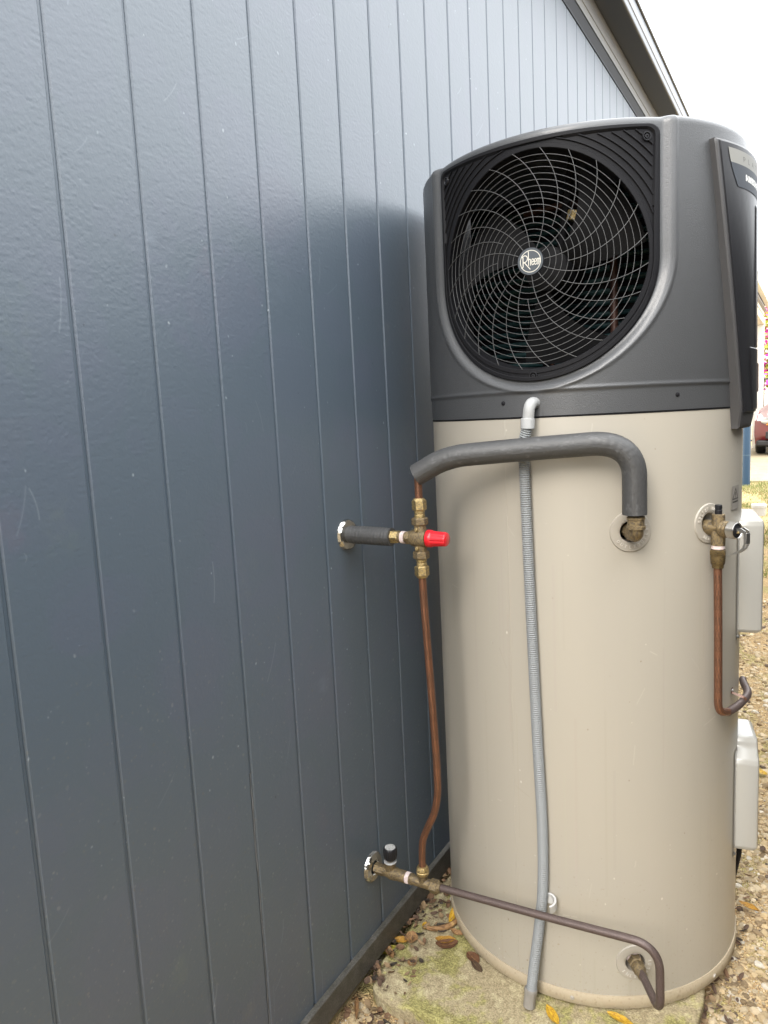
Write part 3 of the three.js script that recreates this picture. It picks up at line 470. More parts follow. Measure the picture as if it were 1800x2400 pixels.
// ------------------------------------------------------------------ plumbing
const XD = V(1, 0, 0);
const escutcheon = (r) => lathed([[r, 0.0], [r * 1.0, 0.003], [r * 0.96, 0.0065], [r * 0.86, 0.0085], [r * 0.7, 0.0075], [r * 0.58, 0.0085], [r * 0.5, 0.009], [r * 0.46, 0.004]], 48, 1.2);
{ // ---- tempering valve with its wall branch
  const X = 0.1755, Y = 0.990, Z = -1.226;
  const t = thing('tempering_valve', 'brass tempering valve with red cap on an insulated branch from the wall', 'valve', [0, Y, Z]);
  const e = place(escutcheon(0.0325), V(0.0005, 0, 0), V(1, 0.04, 0.05)); mesh('wall_plate', e, M.chrome, t);
  const sl = new THREE.LineCurve3(V(0.004, 0.0005, 0), V(0.1105, -0.0005, 0));
  mesh('insulation_sleeve', tube(sl, 0.0182, 60, 28, (u, a) => 1 + 0.035 * Math.sin(u * 3.1) + 0.02 * (n2(u * 26, a * 6) - 0.5) + 0.012 * Math.sin(u * 90)), M.foam, t);
  mesh('union_nut', place(hexNut(0.0135, 0.02), V(0.117, 0, 0), XD), M.brass, t);
  mesh('thread', place(lathed([[0.0105, -0.012], [0.0115, -0.01], [0.0105, -0.008], [0.0115, -0.006], [0.0105, -0.004], [0.011, 0.012]], 24), V(0.136, 0, 0), XD), M.dullBrass, t);
  mesh('thread_tape', place(lathed([[0.0108, -0.0042], [0.0124, -0.004], [0.0127, 0], [0.0124, 0.004], [0.0108, 0.0042]], 24), V(0.1375, 0, 0), XD), M.tape, t);
  mesh('check_valve_nut', place(hexNut(0.0138, 0.016), V(0.1515, 0, 0), XD), M.dullBrass, t);
  const body = merge([place(lathed([[0, -0.022], [0.0145, -0.021], [0.0175, -0.014], [0.0185, -0.004], [0.0185, 0.008], [0.0165, 0.0145], [0, 0.0155]], 36), V(X, 0, 0), XD), place(lathed([[0, -0.03], [0.0115, -0.03], [0.0125, -0.018], [0.0135, 0], [0.0125, 0.018], [0.0115, 0.03], [0, 0.03]], 28), V(X, 0, 0))]);
  mesh('valve_body', body, M.dullBrass, t);
  for (const s of [-1, 1]) { mesh('screw_boss', place(rod(0.0036, 0.006, 14, 0.0008), V(X - 0.0008, s * 0.0185, 0.0145), V(0, 0, 1)), M.brass, t);
    mesh('union_nut', place(hexNut(0.0165, 0.0155), V(X, s * 0.0335, 0)), M.dullBrass, t);
    mesh('neck', place(lathed([[0.0105, -0.011], [0.0105, -0.002], [0.0098, -0.001], [0.0098, 0.001], [0.0105, 0.002], [0.0105, 0.011]], 28), V(X, s * 0.0485, 0)), M.brass, t);
    mesh('compression_nut', place(hexNut(0.0145, 0.021), V(X, s * 0.0655, 0)), M.brass, t);
    mesh('nut_collar', place(lathed([[0.008, 0.0], [0.0118, 0.0002], [0.0105, 0.0032], [0.008, 0.0038]], 24), V(X, s * 0.0758, 0), V(0, s, 0)), M.brass, t); }
  const cap = lathe([[0, 0.043], [0.0115, 0.0425], [0.0138, 0.0395], [0.0152, 0.012], [0.0166, 0.0105], [0.0172, 0.008], [0.0172, 0.001], [0.016, 0], [0, 0]], 72); { const p = cap.attributes.position; for (let i = 0; i < p.count; i++) { const x = p.getX(i), y = p.getY(i), z = p.getZ(i), a = Math.atan2(z, x); if (y > 0.011 && y < 0.042) { const k = 1 - 0.09 * smooth(0.55, 0.95, Math.cos(a * 9)); p.setXYZ(i, x * k, y, z * k); } } cap.computeVertexNormals(); }
  mesh('red_cap', place(cap, V(X + 0.0158, 0, 0), XD), M.red, t);
}
{ // ---- insulated hot water pipe from the outlet to the valve
  const t = thing('insulated_hot_pipe', 'thick grey foam insulated pipe bending from the tank outlet towards the wall', 'pipe');
  const cv = bendCurve([[0.5605, 1.0335, -1.3255], [0.5605, 1.166, -1.3255], [0.372, 1.157, -1.2765], [0.232, 1.148, -1.2405], [0.172, 1.114, -1.2255]], [0, 0.075, 0.05, 0.04, 0]);
  mesh('foam_sleeve', tube(cv, 0.0217, 220, 30, (u, a) => { const bend = Math.exp(-Math.pow((u - 0.25) / 0.075, 2)) + 0.8 * Math.exp(-Math.pow((u - 0.84) / 0.06, 2)); return 1 + 0.006 * (n2(u * 14, a * 5) - 0.5) + bend * 0.03 * (n2(u * 150, a * 3) - 0.5); }), M.foam, t);
  const o = onTank(30.9, 0.994, -0.02), e = onTank(31.2, 0.994, 0.052); e.x = 0.5635; e.z = -1.3265;
  mesh('outlet_elbow', merge([tube(bendCurve([o.toArray(), [e.x, 0.994, e.z], [e.x - 0.001, 1.016, e.z]], 0.016), 0.0128, 40, 20), place(hexNut(0.017, 0.013), onTank(30.9, 0.994, 0.008), radial(31))]), M.dullBrass, t);
  mesh('outlet_tape', place(lathed([[0.011, -0.0035], [0.0152, -0.003], [0.0152, 0.003], [0.011, 0.0035]], 24), onTank(30.9, 0.994, 0.0185), radial(31)), M.tape, t);
  mesh('compression_nut', place(lathed([[0.011, -0.013], [0.0165, -0.0125], [0.0168, -0.007], [0.0148, -0.006], [0.0148, 0.004], [0.016, 0.005], [0.016, 0.009], [0.012, 0.0125], [0.0085, 0.014]], 30), V(e.x - 0.001, 1.0195, e.z)), M.dullBrass, t);
  mesh('copper_tail', tube(bendCurve([[0.1755, 1.062, -1.226], [0.1755, 1.128, -1.226], [0.2, 1.135, -1.2325]], 0.02), 0.0077, 40, 16), M.copper, t);
}
{ // ---- copper riser
  const t = thing('copper_riser_pipe', 'bare brown copper pipe standing between the red capped valve and the lower tee', 'pipe');
  const cv = new THREE.CatmullRomCurve3([[0.1755, 0.922, -1.226], [0.1765, 0.85, -1.228], [0.1805, 0.72, -1.231], [0.184, 0.58, -1.235], [0.1845, 0.5, -1.238], [0.1815, 0.445, -1.2405], [0.171, 0.402, -1.243], [0.154, 0.366, -1.246], [0.138, 0.33, -1.25], [0.1325, 0.295, -1.2525], [0.1315, 0.25, -1.253]].map((p) => V(...p)), false, 'centripetal');
  mesh('pipe', tube(cv, 0.0077, 160, 18), M.copper, t);
}
{ // ---- stop tap on the wall
  const Y = 0.2245, Z = -1.253;
  const t = thing('stop_tap', 'small brass stop tap with black knob and chrome wall plate near the ground', 'tap', [0, Y, Z]);
  mesh('wall_plate', place(escutcheon(0.0335), V(0.0005, 0, 0), XD), M.chrome, t);
  mesh('inlet_hex', place(hexNut(0.0125, 0.026), V(0.022, 0, 0), XD), M.dullBrass, t);
  mesh('tap_body', merge([place(lathed([[0, -0.03], [0.0105, -0.03], [0.0118, -0.016], [0.0145, -0.004], [0.0145, 0.004], [0.0125, 0.012], [0.0128, 0.0135], [0.0128, 0.031], [0.0118, 0.033], [0, 0.033]], 30), V(0.056, 0.0005, 0), XD), place(lathed([[0, 0], [0.0125, 0], [0.0115, 0.018], [0.0128, 0.0215], [0.0128, 0.026], [0.009, 0.0285], [0.006, 0.034], [0, 0.034]], 28), V(0.0505, 0.001, 0))]), M.dullBrass, t);
  mesh('washer', place(lathed([[0.006, 0], [0.0138, 0.0003], [0.0145, 0.002], [0.0138, 0.0042], [0.006, 0.0045]], 28), V(0.0505, 0.0255, 0)), M.pvc, t);
  const kn = lathe([[0, 0], [0.0115, 0], [0.0145, 0.0035], [0.0158, 0.012], [0.0158, 0.0225], [0.0142, 0.0268], [0.012, 0.0275]], 96); { const p = kn.attributes.position; for (let i = 0; i < p.count; i++) { const x = p.getX(i), y = p.getY(i), z = p.getZ(i); if (y > 0.004 && y < 0.026) { const k = 1 - 0.07 * smooth(0.3, 0.95, Math.cos(Math.atan2(z, x) * 12)); p.setXYZ(i, x * k, y, z * k); } } kn.computeVertexNormals(); }
  const knob = mesh('knob', place(kn, V(0.0515, 0.0335, 0)), M.blackPanel, t);
  mesh('knob_disc', place(lathed([[0, 0.0006], [0.0118, 0.0004], [0.0123, -0.001]], 30), V(0.0515, 0.0608, 0)), std({ color: lin(0.5, 0.5, 0.48), roughness: 0.6, map: dataTex(64, 64, (u, v) => { const n = vnoise(LAT, 16, u * 16, v * 16); return 0.7 + 0.3 * n; }, true) }), knob);
  mesh('thread_tape', place(lathed([[0.01, -0.005], [0.0121, -0.0046], [0.0126, 0], [0.0121, 0.0046], [0.01, 0.005]], 24), V(0.0945, 0.001, 0), XD), M.tape, t);
}
{ // ---- brass tee
  const t = thing('brass_tee', 'brass tee fitting joining the copper riser and the horizontal copper pipe', 'pipe fitting', [0, 0.2255, -1.253]);
  mesh('tee_body', merge([place(lathed([[0, -0.018], [0.0115, -0.018], [0.0125, -0.012], [0.0108, -0.009], [0.0108, 0.034], [0, 0.034]], 28), V(0.117, 0, 0), XD), place(lathed([[0, 0], [0.0108, 0], [0.0098, 0.016], [0.0115, 0.02], [0, 0.021]], 26), V(0.1315, 0, 0))]), M.dullBrass, t);
  mesh('compression_nut', place(lathed([[0.0115, 0], [0.0135, 0.002], [0.014, 0.0075], [0.0125, 0.009], [0.0125, 0.0105], [0.0135, 0.012], [0.013, 0.0155], [0.0105, 0.02], [0.008, 0.021]], 28), V(0.1315, 0.0195, 0)), M.brass, t);
  mesh('compression_nut', place(merge([hexNut(0.0148, 0.02).translate(0, 0.008, 0), lathed([[0.008, 0.0185], [0.0112, 0.018], [0.0108, 0.0225], [0.008, 0.0232]], 24)]), V(0.1515, 0.0005, 0), XD), M.dullBrass, t);
}
{ // ---- cold inlet pipe
  const t = thing('cold_inlet_pipe', 'dull purple brown copper pipe running low across the tank and looping into the inlet', 'pipe');
  const hole = onTank(32, 0.106, -0.02);
  const dir = radial(32); const out = (d, y) => onTank(32, y, d).toArray();
  const cv = bendCurve([[0.166, 0.2265, -1.253], [0.4, 0.237, -1.2545], [0.6165, 0.2505, -1.2555], [0.6185, 0.118, -1.2535], out(0.034, 0.108), out(0.0, 0.106)], [0, 0.05, 0.05, 0.034, 0.01, 0]);
  mesh('pipe', tube(cv, 0.0077, 260, 18), M.oldCopper, t);
  const o = onTank(32, 0.106, 0.004);
  mesh('inlet_nut', merge([place(hexNut(0.0155, 0.016), o, dir), place(lathed([[0.012, 0], [0.013, 0.006], [0.0125, 0.016], [0.0098, 0.022], [0.0098, 0.03], [0.0085, 0.034], [0.0078, 0.036]], 26), o.clone().addScaledVector(dir, 0.006), dir)]), M.dullBrass, t);
  mesh('inlet_tape', place(lathed([[0.01, -0.004], [0.0142, -0.0035], [0.0142, 0.0035], [0.01, 0.004]], 24), onTank(32, 0.106, -0.0075), dir), M.tape, t);
}
{ // ---- condensate drain hose
  const t = thing('drain_hose', 'ribbed grey drain hose hanging down the tank front from a plastic elbow', 'hose');
  const az = 1.8, c = onTank(az, 1.241, 0), o = onTank(az, 1.241, 0.0235);
  mesh('elbow', merge([tube(bendCurve([onTank(az, 1.241, -0.01).toArray(), [o.x - 0.0045, 1.2425, o.z], [o.x - 0.0085, 1.205, o.z + 0.0005]], 0.022), 0.0108, 50, 22), place(lathed([[0.0108, -0.009], [0.0128, -0.0085], [0.0131, 0.0085], [0.0122, 0.0105], [0.0108, 0.0107]], 28), V(o.x - 0.0088, 1.2035, o.z + 0.0005), V(0.06, 1, 0))]), M.pvc, t);
  const pts = [[0.3725, 1.204, -1.3025], [0.3622, 1.165, -1.3055], [0.3605, 1.129, -1.311], [0.3635, 0.949, -1.3135], [0.3685, 0.764, -1.3135], [0.374, 0.572, -1.3135], [0.3805, 0.375, -1.3135], [0.378, 0.241, -1.3125], [0.371, 0.165, -1.307], [0.3635, 0.09, -1.295], [0.3585, 0.03, -1.285]].map((p) => V(...p));
  pts[0].set(o.x - 0.009, 1.2, o.z + 0.0005);
  const cv = new THREE.CatmullRomCurve3(pts, false, 'centripetal'); const L = cv.getLength(), nr = Math.round(L / 0.0043);
  mesh('ribbed_hose', tube(cv, 0.0108, nr * 6, 20, (u) => { const s = 0.5 + 0.5 * Math.cos(u * nr * Math.PI * 2); return 0.80 + 0.21 * Math.pow(s, 0.8); }), M.hose, t);
  mesh('end_cuff', place(lathed([[0.0098, -0.021], [0.0122, -0.0205], [0.0126, 0.008], [0.0136, 0.011], [0.0136, 0.0165], [0.0126, 0.018], [0.0105, 0.0185]], 30), V(0.3568, 0.0205, -1.2838), V(0.085, 1, -0.15)), M.cuff, t);
  // ---- clip
  const k = thing('hose_clip', 'open white plastic clip screwed to the tank behind the drain hose', 'clip');
  const cp = onTank(1.6, 0.228, 0.0012);
  const sh = new THREE.Shape(); sh.absarc(0, 0, 0.0182, -1.95, 0.95, false); sh.absarc(0, 0, 0.0152, 0.95, -1.95, true); sh.closePath();
  const g = new THREE.ExtrudeGeometry(sh, { depth: 0.017, bevelEnabled: true, bevelSize: 0.0006, bevelThickness: 0.0006, bevelSegments: 2, curveSegments: 24 }); g.rotateX(Math.PI / 2); g.rotateX(0.25); g.translate(cp.x + 0.0105, cp.y + 0.008, cp.z + 0.0195); mesh('clip_ring', g, M.white, k);
  const b = new RoundedBoxGeometry(0.03, 0.022, 0.005, 2, 0.002); b.translate(cp.x + 0.004, cp.y, cp.z + 0.0018); mesh('clip_base', b, M.white, k);
}
{ // ---- pressure relief valve
  const az = 60.4, t = thing('relief_valve', 'brass pressure relief valve with black button and easing lever on the tank side', 'valve');
  const d = radial(az), c = (o, y = 0.987) => onTank(az, y, o);
  mesh('valve_body', merge([place(lathed([[0, -0.03], [0.0145, -0.03], [0.0148, 0.004], [0.0135, 0.008], [0.0135, 0.026], [0.0165, 0.03], [0.0165, 0.034], [0.0142, 0.036], [0.0158, 0.039], [0.0142, 0.042], [0.0152, 0.045], [0, 0.046]], 32), c(0), d), place(lathed([[0, -0.03], [0.0128, -0.03], [0.0132, -0.012], [0.013, 0.0], [0.0118, 0.012], [0.0118, 0.029], [0.0108, 0.03], [0, 0.03]], 28), c(0.0215, 0.985))]), M.dullBrass, t);
  mesh('steel_cap', place(lathed([[0, 0.0145], [0.0138, 0.0145], [0.0148, 0.0165], [0.0158, 0.0155], [0.016, 0.001], [0.0152, 0]], 32), c(0.0455), d), M.steel, t);
  mesh('spring_cap', place(lathed([[0, 0.006], [0.004, 0.0055], [0.009, 0.001], [0.0132, 0]], 24), c(0.0605), d), M.blackPanel, t);
  mesh('black_button', place(lathed([[0, -0.006], [0.0066, -0.006], [0.0066, 0.003], [0.006, 0.0038], [0.006, 0.0055], [0.0066, 0.0062], [0.0066, 0.0125], [0.0058, 0.0135], [0, 0.0135]], 20), c(0.0215, 1.0195)), M.blackPanel, t);
  const lp = [[-0.004, 0.002], [0.008, 0.0045], [0.0155, 0.002], [0.0165, -0.004], [0.0165, -0.02], [0.0125, -0.0295], [0.004, -0.0365], [-0.017, -0.0465]], lw = [4.5, 4.5, 3, 2.6, 2.2, 1.9, 1.8, 1.4], nrm = (i) => { const p = lp[Math.max(0, i - 1)], q = lp[Math.min(lp.length - 1, i + 1)], l = Math.hypot(q[0] - p[0], q[1] - p[1]); return [-(q[1] - p[1]) / l, (q[0] - p[0]) / l]; };
  const lv = new THREE.Shape(); lp.forEach((p, i) => { const n = nrm(i), x = p[0] + n[0] * lw[i] / 1000, y = p[1] + n[1] * lw[i] / 1000; i ? lv.lineTo(x, y) : lv.moveTo(x, y); }); [...lp].reverse().forEach((p, k) => { const i = lp.length - 1 - k, n = nrm(i); lv.lineTo(p[0] - n[0] * lw[i] / 1000, p[1] - n[1] * lw[i] / 1000); }); lv.closePath();
  for (const s of [-1, 1]) { const g = new THREE.ExtrudeGeometry(lv, { depth: 0.0012, bevelEnabled: false }); const q = s; g.translate(0, 0, s * 0.0052 - 0.0006); g.rotateY(az * D - Math.PI / 2); const p = c(0.0635, 0.985); g.translate(p.x, p.y, p.z); mesh('easing_lever', g, M.steel, t); }
  const bar = new RoundedBoxGeometry(0.0012, 0.02, 0.0116, 1, 0.0004); bar.translate(0.0192, -0.010, 0); bar.rotateY(az * D - Math.PI / 2); { const p = c(0.0635, 0.985); bar.translate(p.x, p.y, p.z); } mesh('lever_bridge', bar, M.steel, t);
  mesh('lever_pin', place(rod(0.0022, 0.014, 12, 0.0004), c(0.0665, 0.985), V(d.z, 0, -d.x)), M.brass, t);
  mesh('thread_tape', place(rod(0.0124, 0.008, 24), c(0.0215, 0.951)), M.tape, t);
  mesh('outlet_nut', merge([place(hexNut(0.0155, 0.012), c(0.0215, 0.9405)), place(lathed([[0.0085, -0.026], [0.0105, -0.0255], [0.0108, -0.02], [0.0128, -0.0165], [0.0135, -0.006], [0.0135, 0]], 26), c(0.0215, 0.936))]), M.darkBrass, t);
  // ---- discharge pipe
  const p = thing('relief_drain_pipe', 'copper drain pipe dropping from the relief valve and turning round the tank', 'pipe');
  const pts = [c(0.0215, 0.915).toArray(), onTank(60.8, 0.78, 0.0225).toArray(), onTank(61, 0.618, 0.0235).toArray()];
  const bend = bendCurve([...pts, onTank(67.5, 0.608, 0.022).toArray()], 0.024); mesh('pipe', tube(bend, 0.0077, 120, 16), M.copper, p);
  const arc = []; for (let a = 66.5; a <= 99; a += 2.5) arc.push(onTank(a, 0.6085 + 0.002 * smooth(68, 92, a), 0.022 - 0.013 * smooth(84, 97, a))); mesh('grey_pipe', tube(new THREE.CatmullRomCurve3(arc), 0.0079, 80, 16), M.oldCopper, p);
  const s = thing('saddle_clip', 'thin copper saddle clip holding the relief drain pipe to the tank', 'clip');
  const sa = 78, sy = 0.6105; const sg = sheet(24, 2, (u, v) => { const a = (u - 0.5) * Math.PI * 1.7, q = Math.abs(a) < 1.4 ? null : 1; const rr = 0.0089; let h = 0.0205 + rr * Math.cos(a), y = sy + rr * Math.sin(a); if (u < 0.2) { h = 0.0012; y = sy - 0.011 - (0.2 - u) / 0.2 * 0.013; } if (u > 0.8) { h = 0.0012; y = sy + 0.011 + (u - 0.8) / 0.2 * 0.013; } return onTank(sa + (v - 0.5) * 1.9, y, h).toArray(); }); mesh('strap', sg, M.copper, s);
  for (const q of [-1, 1]) mesh('screw', place(lathed([[0, 0.003], [0.002, 0.0026], [0.0034, 0]], 14), onTank(sa, sy + q * 0.018, 0.0012), radial(sa)), M.steel, s);
}
{ // ---- power cable hanging below the lower element cover
  const pts = [[106, 0.262, 0.012], [106.5, 0.22, 0.013], [106, 0.17, 0.011], [108, 0.12, 0.006], [111, 0.075, 0.005], [114, 0.02, 0.006], [116, -0.02, 0.012]].map(([a, y, o]) => onTank(a, y, o));
  const k = mesh('power_cable', tube(new THREE.CatmullRomCurve3(pts), 0.0085, 70, 12, (u) => 1 + 0.06 * Math.cos(u * 260)), M.black, scene); tag(k, 'black conduit hanging below the lower pale grey cover on the tank', 'cable');
}
// ------------------------------------------------------------------ fallen leaves
const leafTex = (r, g, b, r2, g2, b2, seed) => dataTex(64, 128, (u, v) => { const n = vnoise(LAT, 16, u * 16 + seed, v * 16), vein = Math.abs(u - 0.5) < 0.025 ? 0.12 : 0, side = Math.abs(((v * 9 + Math.abs(u - 0.5) * 5) % 1) - 0.5) < 0.06 ? 0.05 : 0, s = smooth(0.5, 0.85, n); return [lerp(r, r2, s) + vein + side, lerp(g, g2, s) + vein + side, lerp(b, b2, s) + vein * 0.6]; }, true);
const LM = {
  yellow: std({ map: leafTex(0.72, 0.57, 0.14, 0.55, 0.39, 0.1, 1), roughness: 0.6 }), gold: std({ map: leafTex(0.62, 0.46, 0.15, 0.38, 0.25, 0.1, 4), roughness: 0.6 }), green: std({ map: leafTex(0.62, 0.58, 0.16, 0.48, 0.42, 0.12, 6), roughness: 0.6 }),
  tan: std({ map: leafTex(0.55, 0.42, 0.28, 0.4, 0.29, 0.19, 2), roughness: 0.8 }), brown: std({ map: leafTex(0.38, 0.25, 0.16, 0.28, 0.18, 0.12, 3), roughness: 0.8 }), dark: std({ map: leafTex(0.3, 0.23, 0.17, 0.22, 0.16, 0.12, 8), roughness: 0.85 }),
};
for (const m of Object.values(LM)) m.side = THREE.DoubleSide;
function leafGeo(len, wid, curl, fold, seed, nu = 8, nv = 14) {
  return sheet(nu, nv, (u, v) => { const w = wid * Math.pow(Math.sin(Math.PI * clamp(0.03 + v * 0.95)), 0.75) * (1 + 0.12 * (n2(v * 9, seed) - 0.5)), s = (u - 0.5) * 2; const a = curl * (v - 0.5) * 2; const t = (v - 0.5) * len; const cz = Math.abs(curl) > 0.01 ? Math.sin(a) * len / (2 * curl) : t, cy = Math.abs(curl) > 0.01 ? (1 - Math.cos(a)) * len / (2 * curl) : 0; return [s * w * Math.cos(fold), cy + Math.abs(s) * w * Math.sin(fold) + 0.003 * (n2(u * 4 + seed, v * 5) - 0.4), cz]; }, (u, v) => [u, v]);
}
function leaf(x, y, z, rot, len, wid, curl, fold, mat, label, group, tilt = 0) {
  const g = leafGeo(len, wid, curl, fold, x * 50 + z * 31); g.rotateX(tilt); g.computeBoundingBox(); g.translate(0, -g.boundingBox.min.y, 0); g.rotateY(rot);
  const m = mesh('fallen_leaf', g, mat, scene); m.position.set(x, y, z); tag(m, label, 'leaf', group); return m;
}
const SY = -0.003;
leaf(0.404, SY, -1.283, 0.75, 0.052, 0.0105, 0.3, 0.25, LM.yellow, 'yellow leaf lying on the slab just beside the hose end cuff');
leaf(0.527, SY, -1.337, 1.45, 0.054, 0.0095, 0.25, 0.2, LM.yellow, 'bright yellow leaf on the slab against the foot of the tank');
leaf(0.725, -0.03, -1.85, 1.25, 0.052, 0.012, 0.5, 0.7, LM.gold, 'curled yellow brown leaf on the gravel beside the tank base');
leaf(0.712, -0.028, -2.6, 0.7, 0.05, 0.012, 0.4, 0.3, LM.yellow, 'yellow leaf on the gravel beyond the lower element cover');
leaf(0.655, -0.02, -2.3, 0.3, 0.045, 0.012, 0.4, 0.3, LM.yellow, 'pale yellow leaf on gravel behind the tank');
leaf(0.055, SY, -1.392, 0.6, 0.026, 0.010, 0.8, 0.6, LM.yellow, 'small crumpled yellow leaf on the slab below the brass tee');
leaf(0.102, SY, -1.445, 0.15, 0.05, 0.0085, 0.3, 0.6, LM.yellow, 'narrow yellow leaf standing against the tank base by the curled bark strip', null, 0.5);
leaf(0.025, SY, -1.322, 1.9, 0.036, 0.013, 0.5, 0.5, LM.gold, 'yellow leaf tucked against the base flashing among brown leaves');
leaf(0.012, -0.012, -1.292, 2.4, 0.045, 0.015, 0.3, 0.4, LM.green, 'yellow green leaf leaning on the base flashing');
leaf(0.118, SY, -1.372, 2.0, 0.05, 0.013, 0.5, 0.4, LM.gold, 'golden leaf with a dark brown edge on the mossy slab');
leaf(0.127, SY, -1.362, 2.2, 0.056, 0.016, 0.6, 0.3, LM.brown, 'brown leaf under the golden leaf on the slab');
leaf(0.046, SY, -1.336, 0.5, 0.045, 0.018, 0.9, 0.5, LM.tan, 'crumpled tan leaf on the slab beside the flashing');
leaf(0.022, SY, -1.275, 0.9, 0.05, 0.012, 0.7, 0.8, LM.tan, 'folded tan leaf lying along the flashing edge of the slab');
leaf(0.197, SY, -1.353, 1.1, 0.04, 0.014, 0.2, 0.2, LM.brown, 'flat reddish brown leaf on the slab near the tank ring');
leaf(0.215, SY, -1.333, 1.0, 0.042, 0.009, 0.3, 0.2, LM.dark, 'grey weathered leaf scrap beside the reddish brown leaf');
leaf(0.081, SY, -1.273, 1.6, 0.022, 0.009, 0.5, 0.3, LM.tan, 'small tan leaf alone in the middle of the bare slab corner');
leaf(0.136, SY, -1.406, 1.7, 0.046, 0.011, 0.9, 0.5, LM.tan, 'pale tan curled leaf between the bark strip and the tank');
leaf(0.02, -0.032, -1.135, 0.55, 0.062, 0.011, 0.35, 1.1, LM.tan, 'rolled tan leaf on the soil below the wall flashing');
leaf(0.685, -0.038, -1.40, 0.2, 0.05, 0.007, 0.3, 0.6, LM.green, 'thin yellow green leaf in the litter beside the slab edge');
{ // litter joined to no one thing: brown crumbs along the wall foot and slab sides
  const g = leafGeo(0.03, 0.007, 0.8, 0.5, 3, 3, 5), N = 520, im = new THREE.InstancedMesh(g, std({ roughness: 0.85, side: THREE.DoubleSide }), N), o = new THREE.Object3D(), c = new THREE.Color();
  for (let i = 0; i < N; i++) {
    let x, z, y; const k = R();
    if (k < 0.34) { x = 0.012 + Math.pow(R(), 2) * 0.1; z = rnd(-1.66, -1.17); y = -0.001; } else if (k < 0.74) { x = 0.005 + Math.pow(R(), 1.3) * 0.3; z = rnd(-1.16, -0.85); y = -0.036; } else if (k < 0.9) { x = 0.666 + Math.pow(R(), 2) * 0.06; z = rnd(-1.9, -1.15); y = -0.036; } else { x = rnd(0.68, 1.1); z = rnd(-5, -1.1); y = -0.034; }
    o.position.set(x, y + R() * 0.006, z); o.rotation.set(rnd(-0.5, 0.5), rnd(0, 6.3), rnd(-0.7, 0.7)); const s = k < 0.34 ? rnd(0.25, 1.0) : rnd(0.35, 1.2); o.scale.set(s * rnd(0.5, 1.6), s * rnd(0.2, 0.9), s); o.updateMatrix(); im.setMatrixAt(i, o.matrix);
    const t = R(); c.setRGB(...(t < 0.3 ? [0.15, 0.085, 0.045] : t < 0.65 ? [0.08, 0.048, 0.03] : t < 0.85 ? [0.22, 0.15, 0.08] : [0.04, 0.03, 0.022])); im.setColorAt(i, c);
  }
  im.name = 'leaf_litter'; im.castShadow = im.receiveShadow = true; tag(im, 'crumbled brown leaf litter along the wall foot and slab edges', 'leaf litter', null, 'stuff'); scene.add(im);
}
{ // curled bark strip by the tank base
  const cv = new THREE.CatmullRomCurve3([[0.062, 0.003, -1.385], [0.083, 0.004, -1.392], [0.104, 0.005, -1.408], [0.116, 0.007, -1.43], [0.112, 0.01, -1.462], [0.105, 0.012, -1.478]].map((p) => V(...p)));
  tag(mesh('bark_strip', tube(cv, 0.0065, 50, 8, (u, a) => (0.55 + 0.5 * Math.sin(Math.PI * clamp(u + 0.08))) * (1 + 0.3 * (n2(u * 20, a * 4) - 0.5))), LM.tan, scene), 'curved strip of tan bark lying round the foot of the tank', 'bark');
}
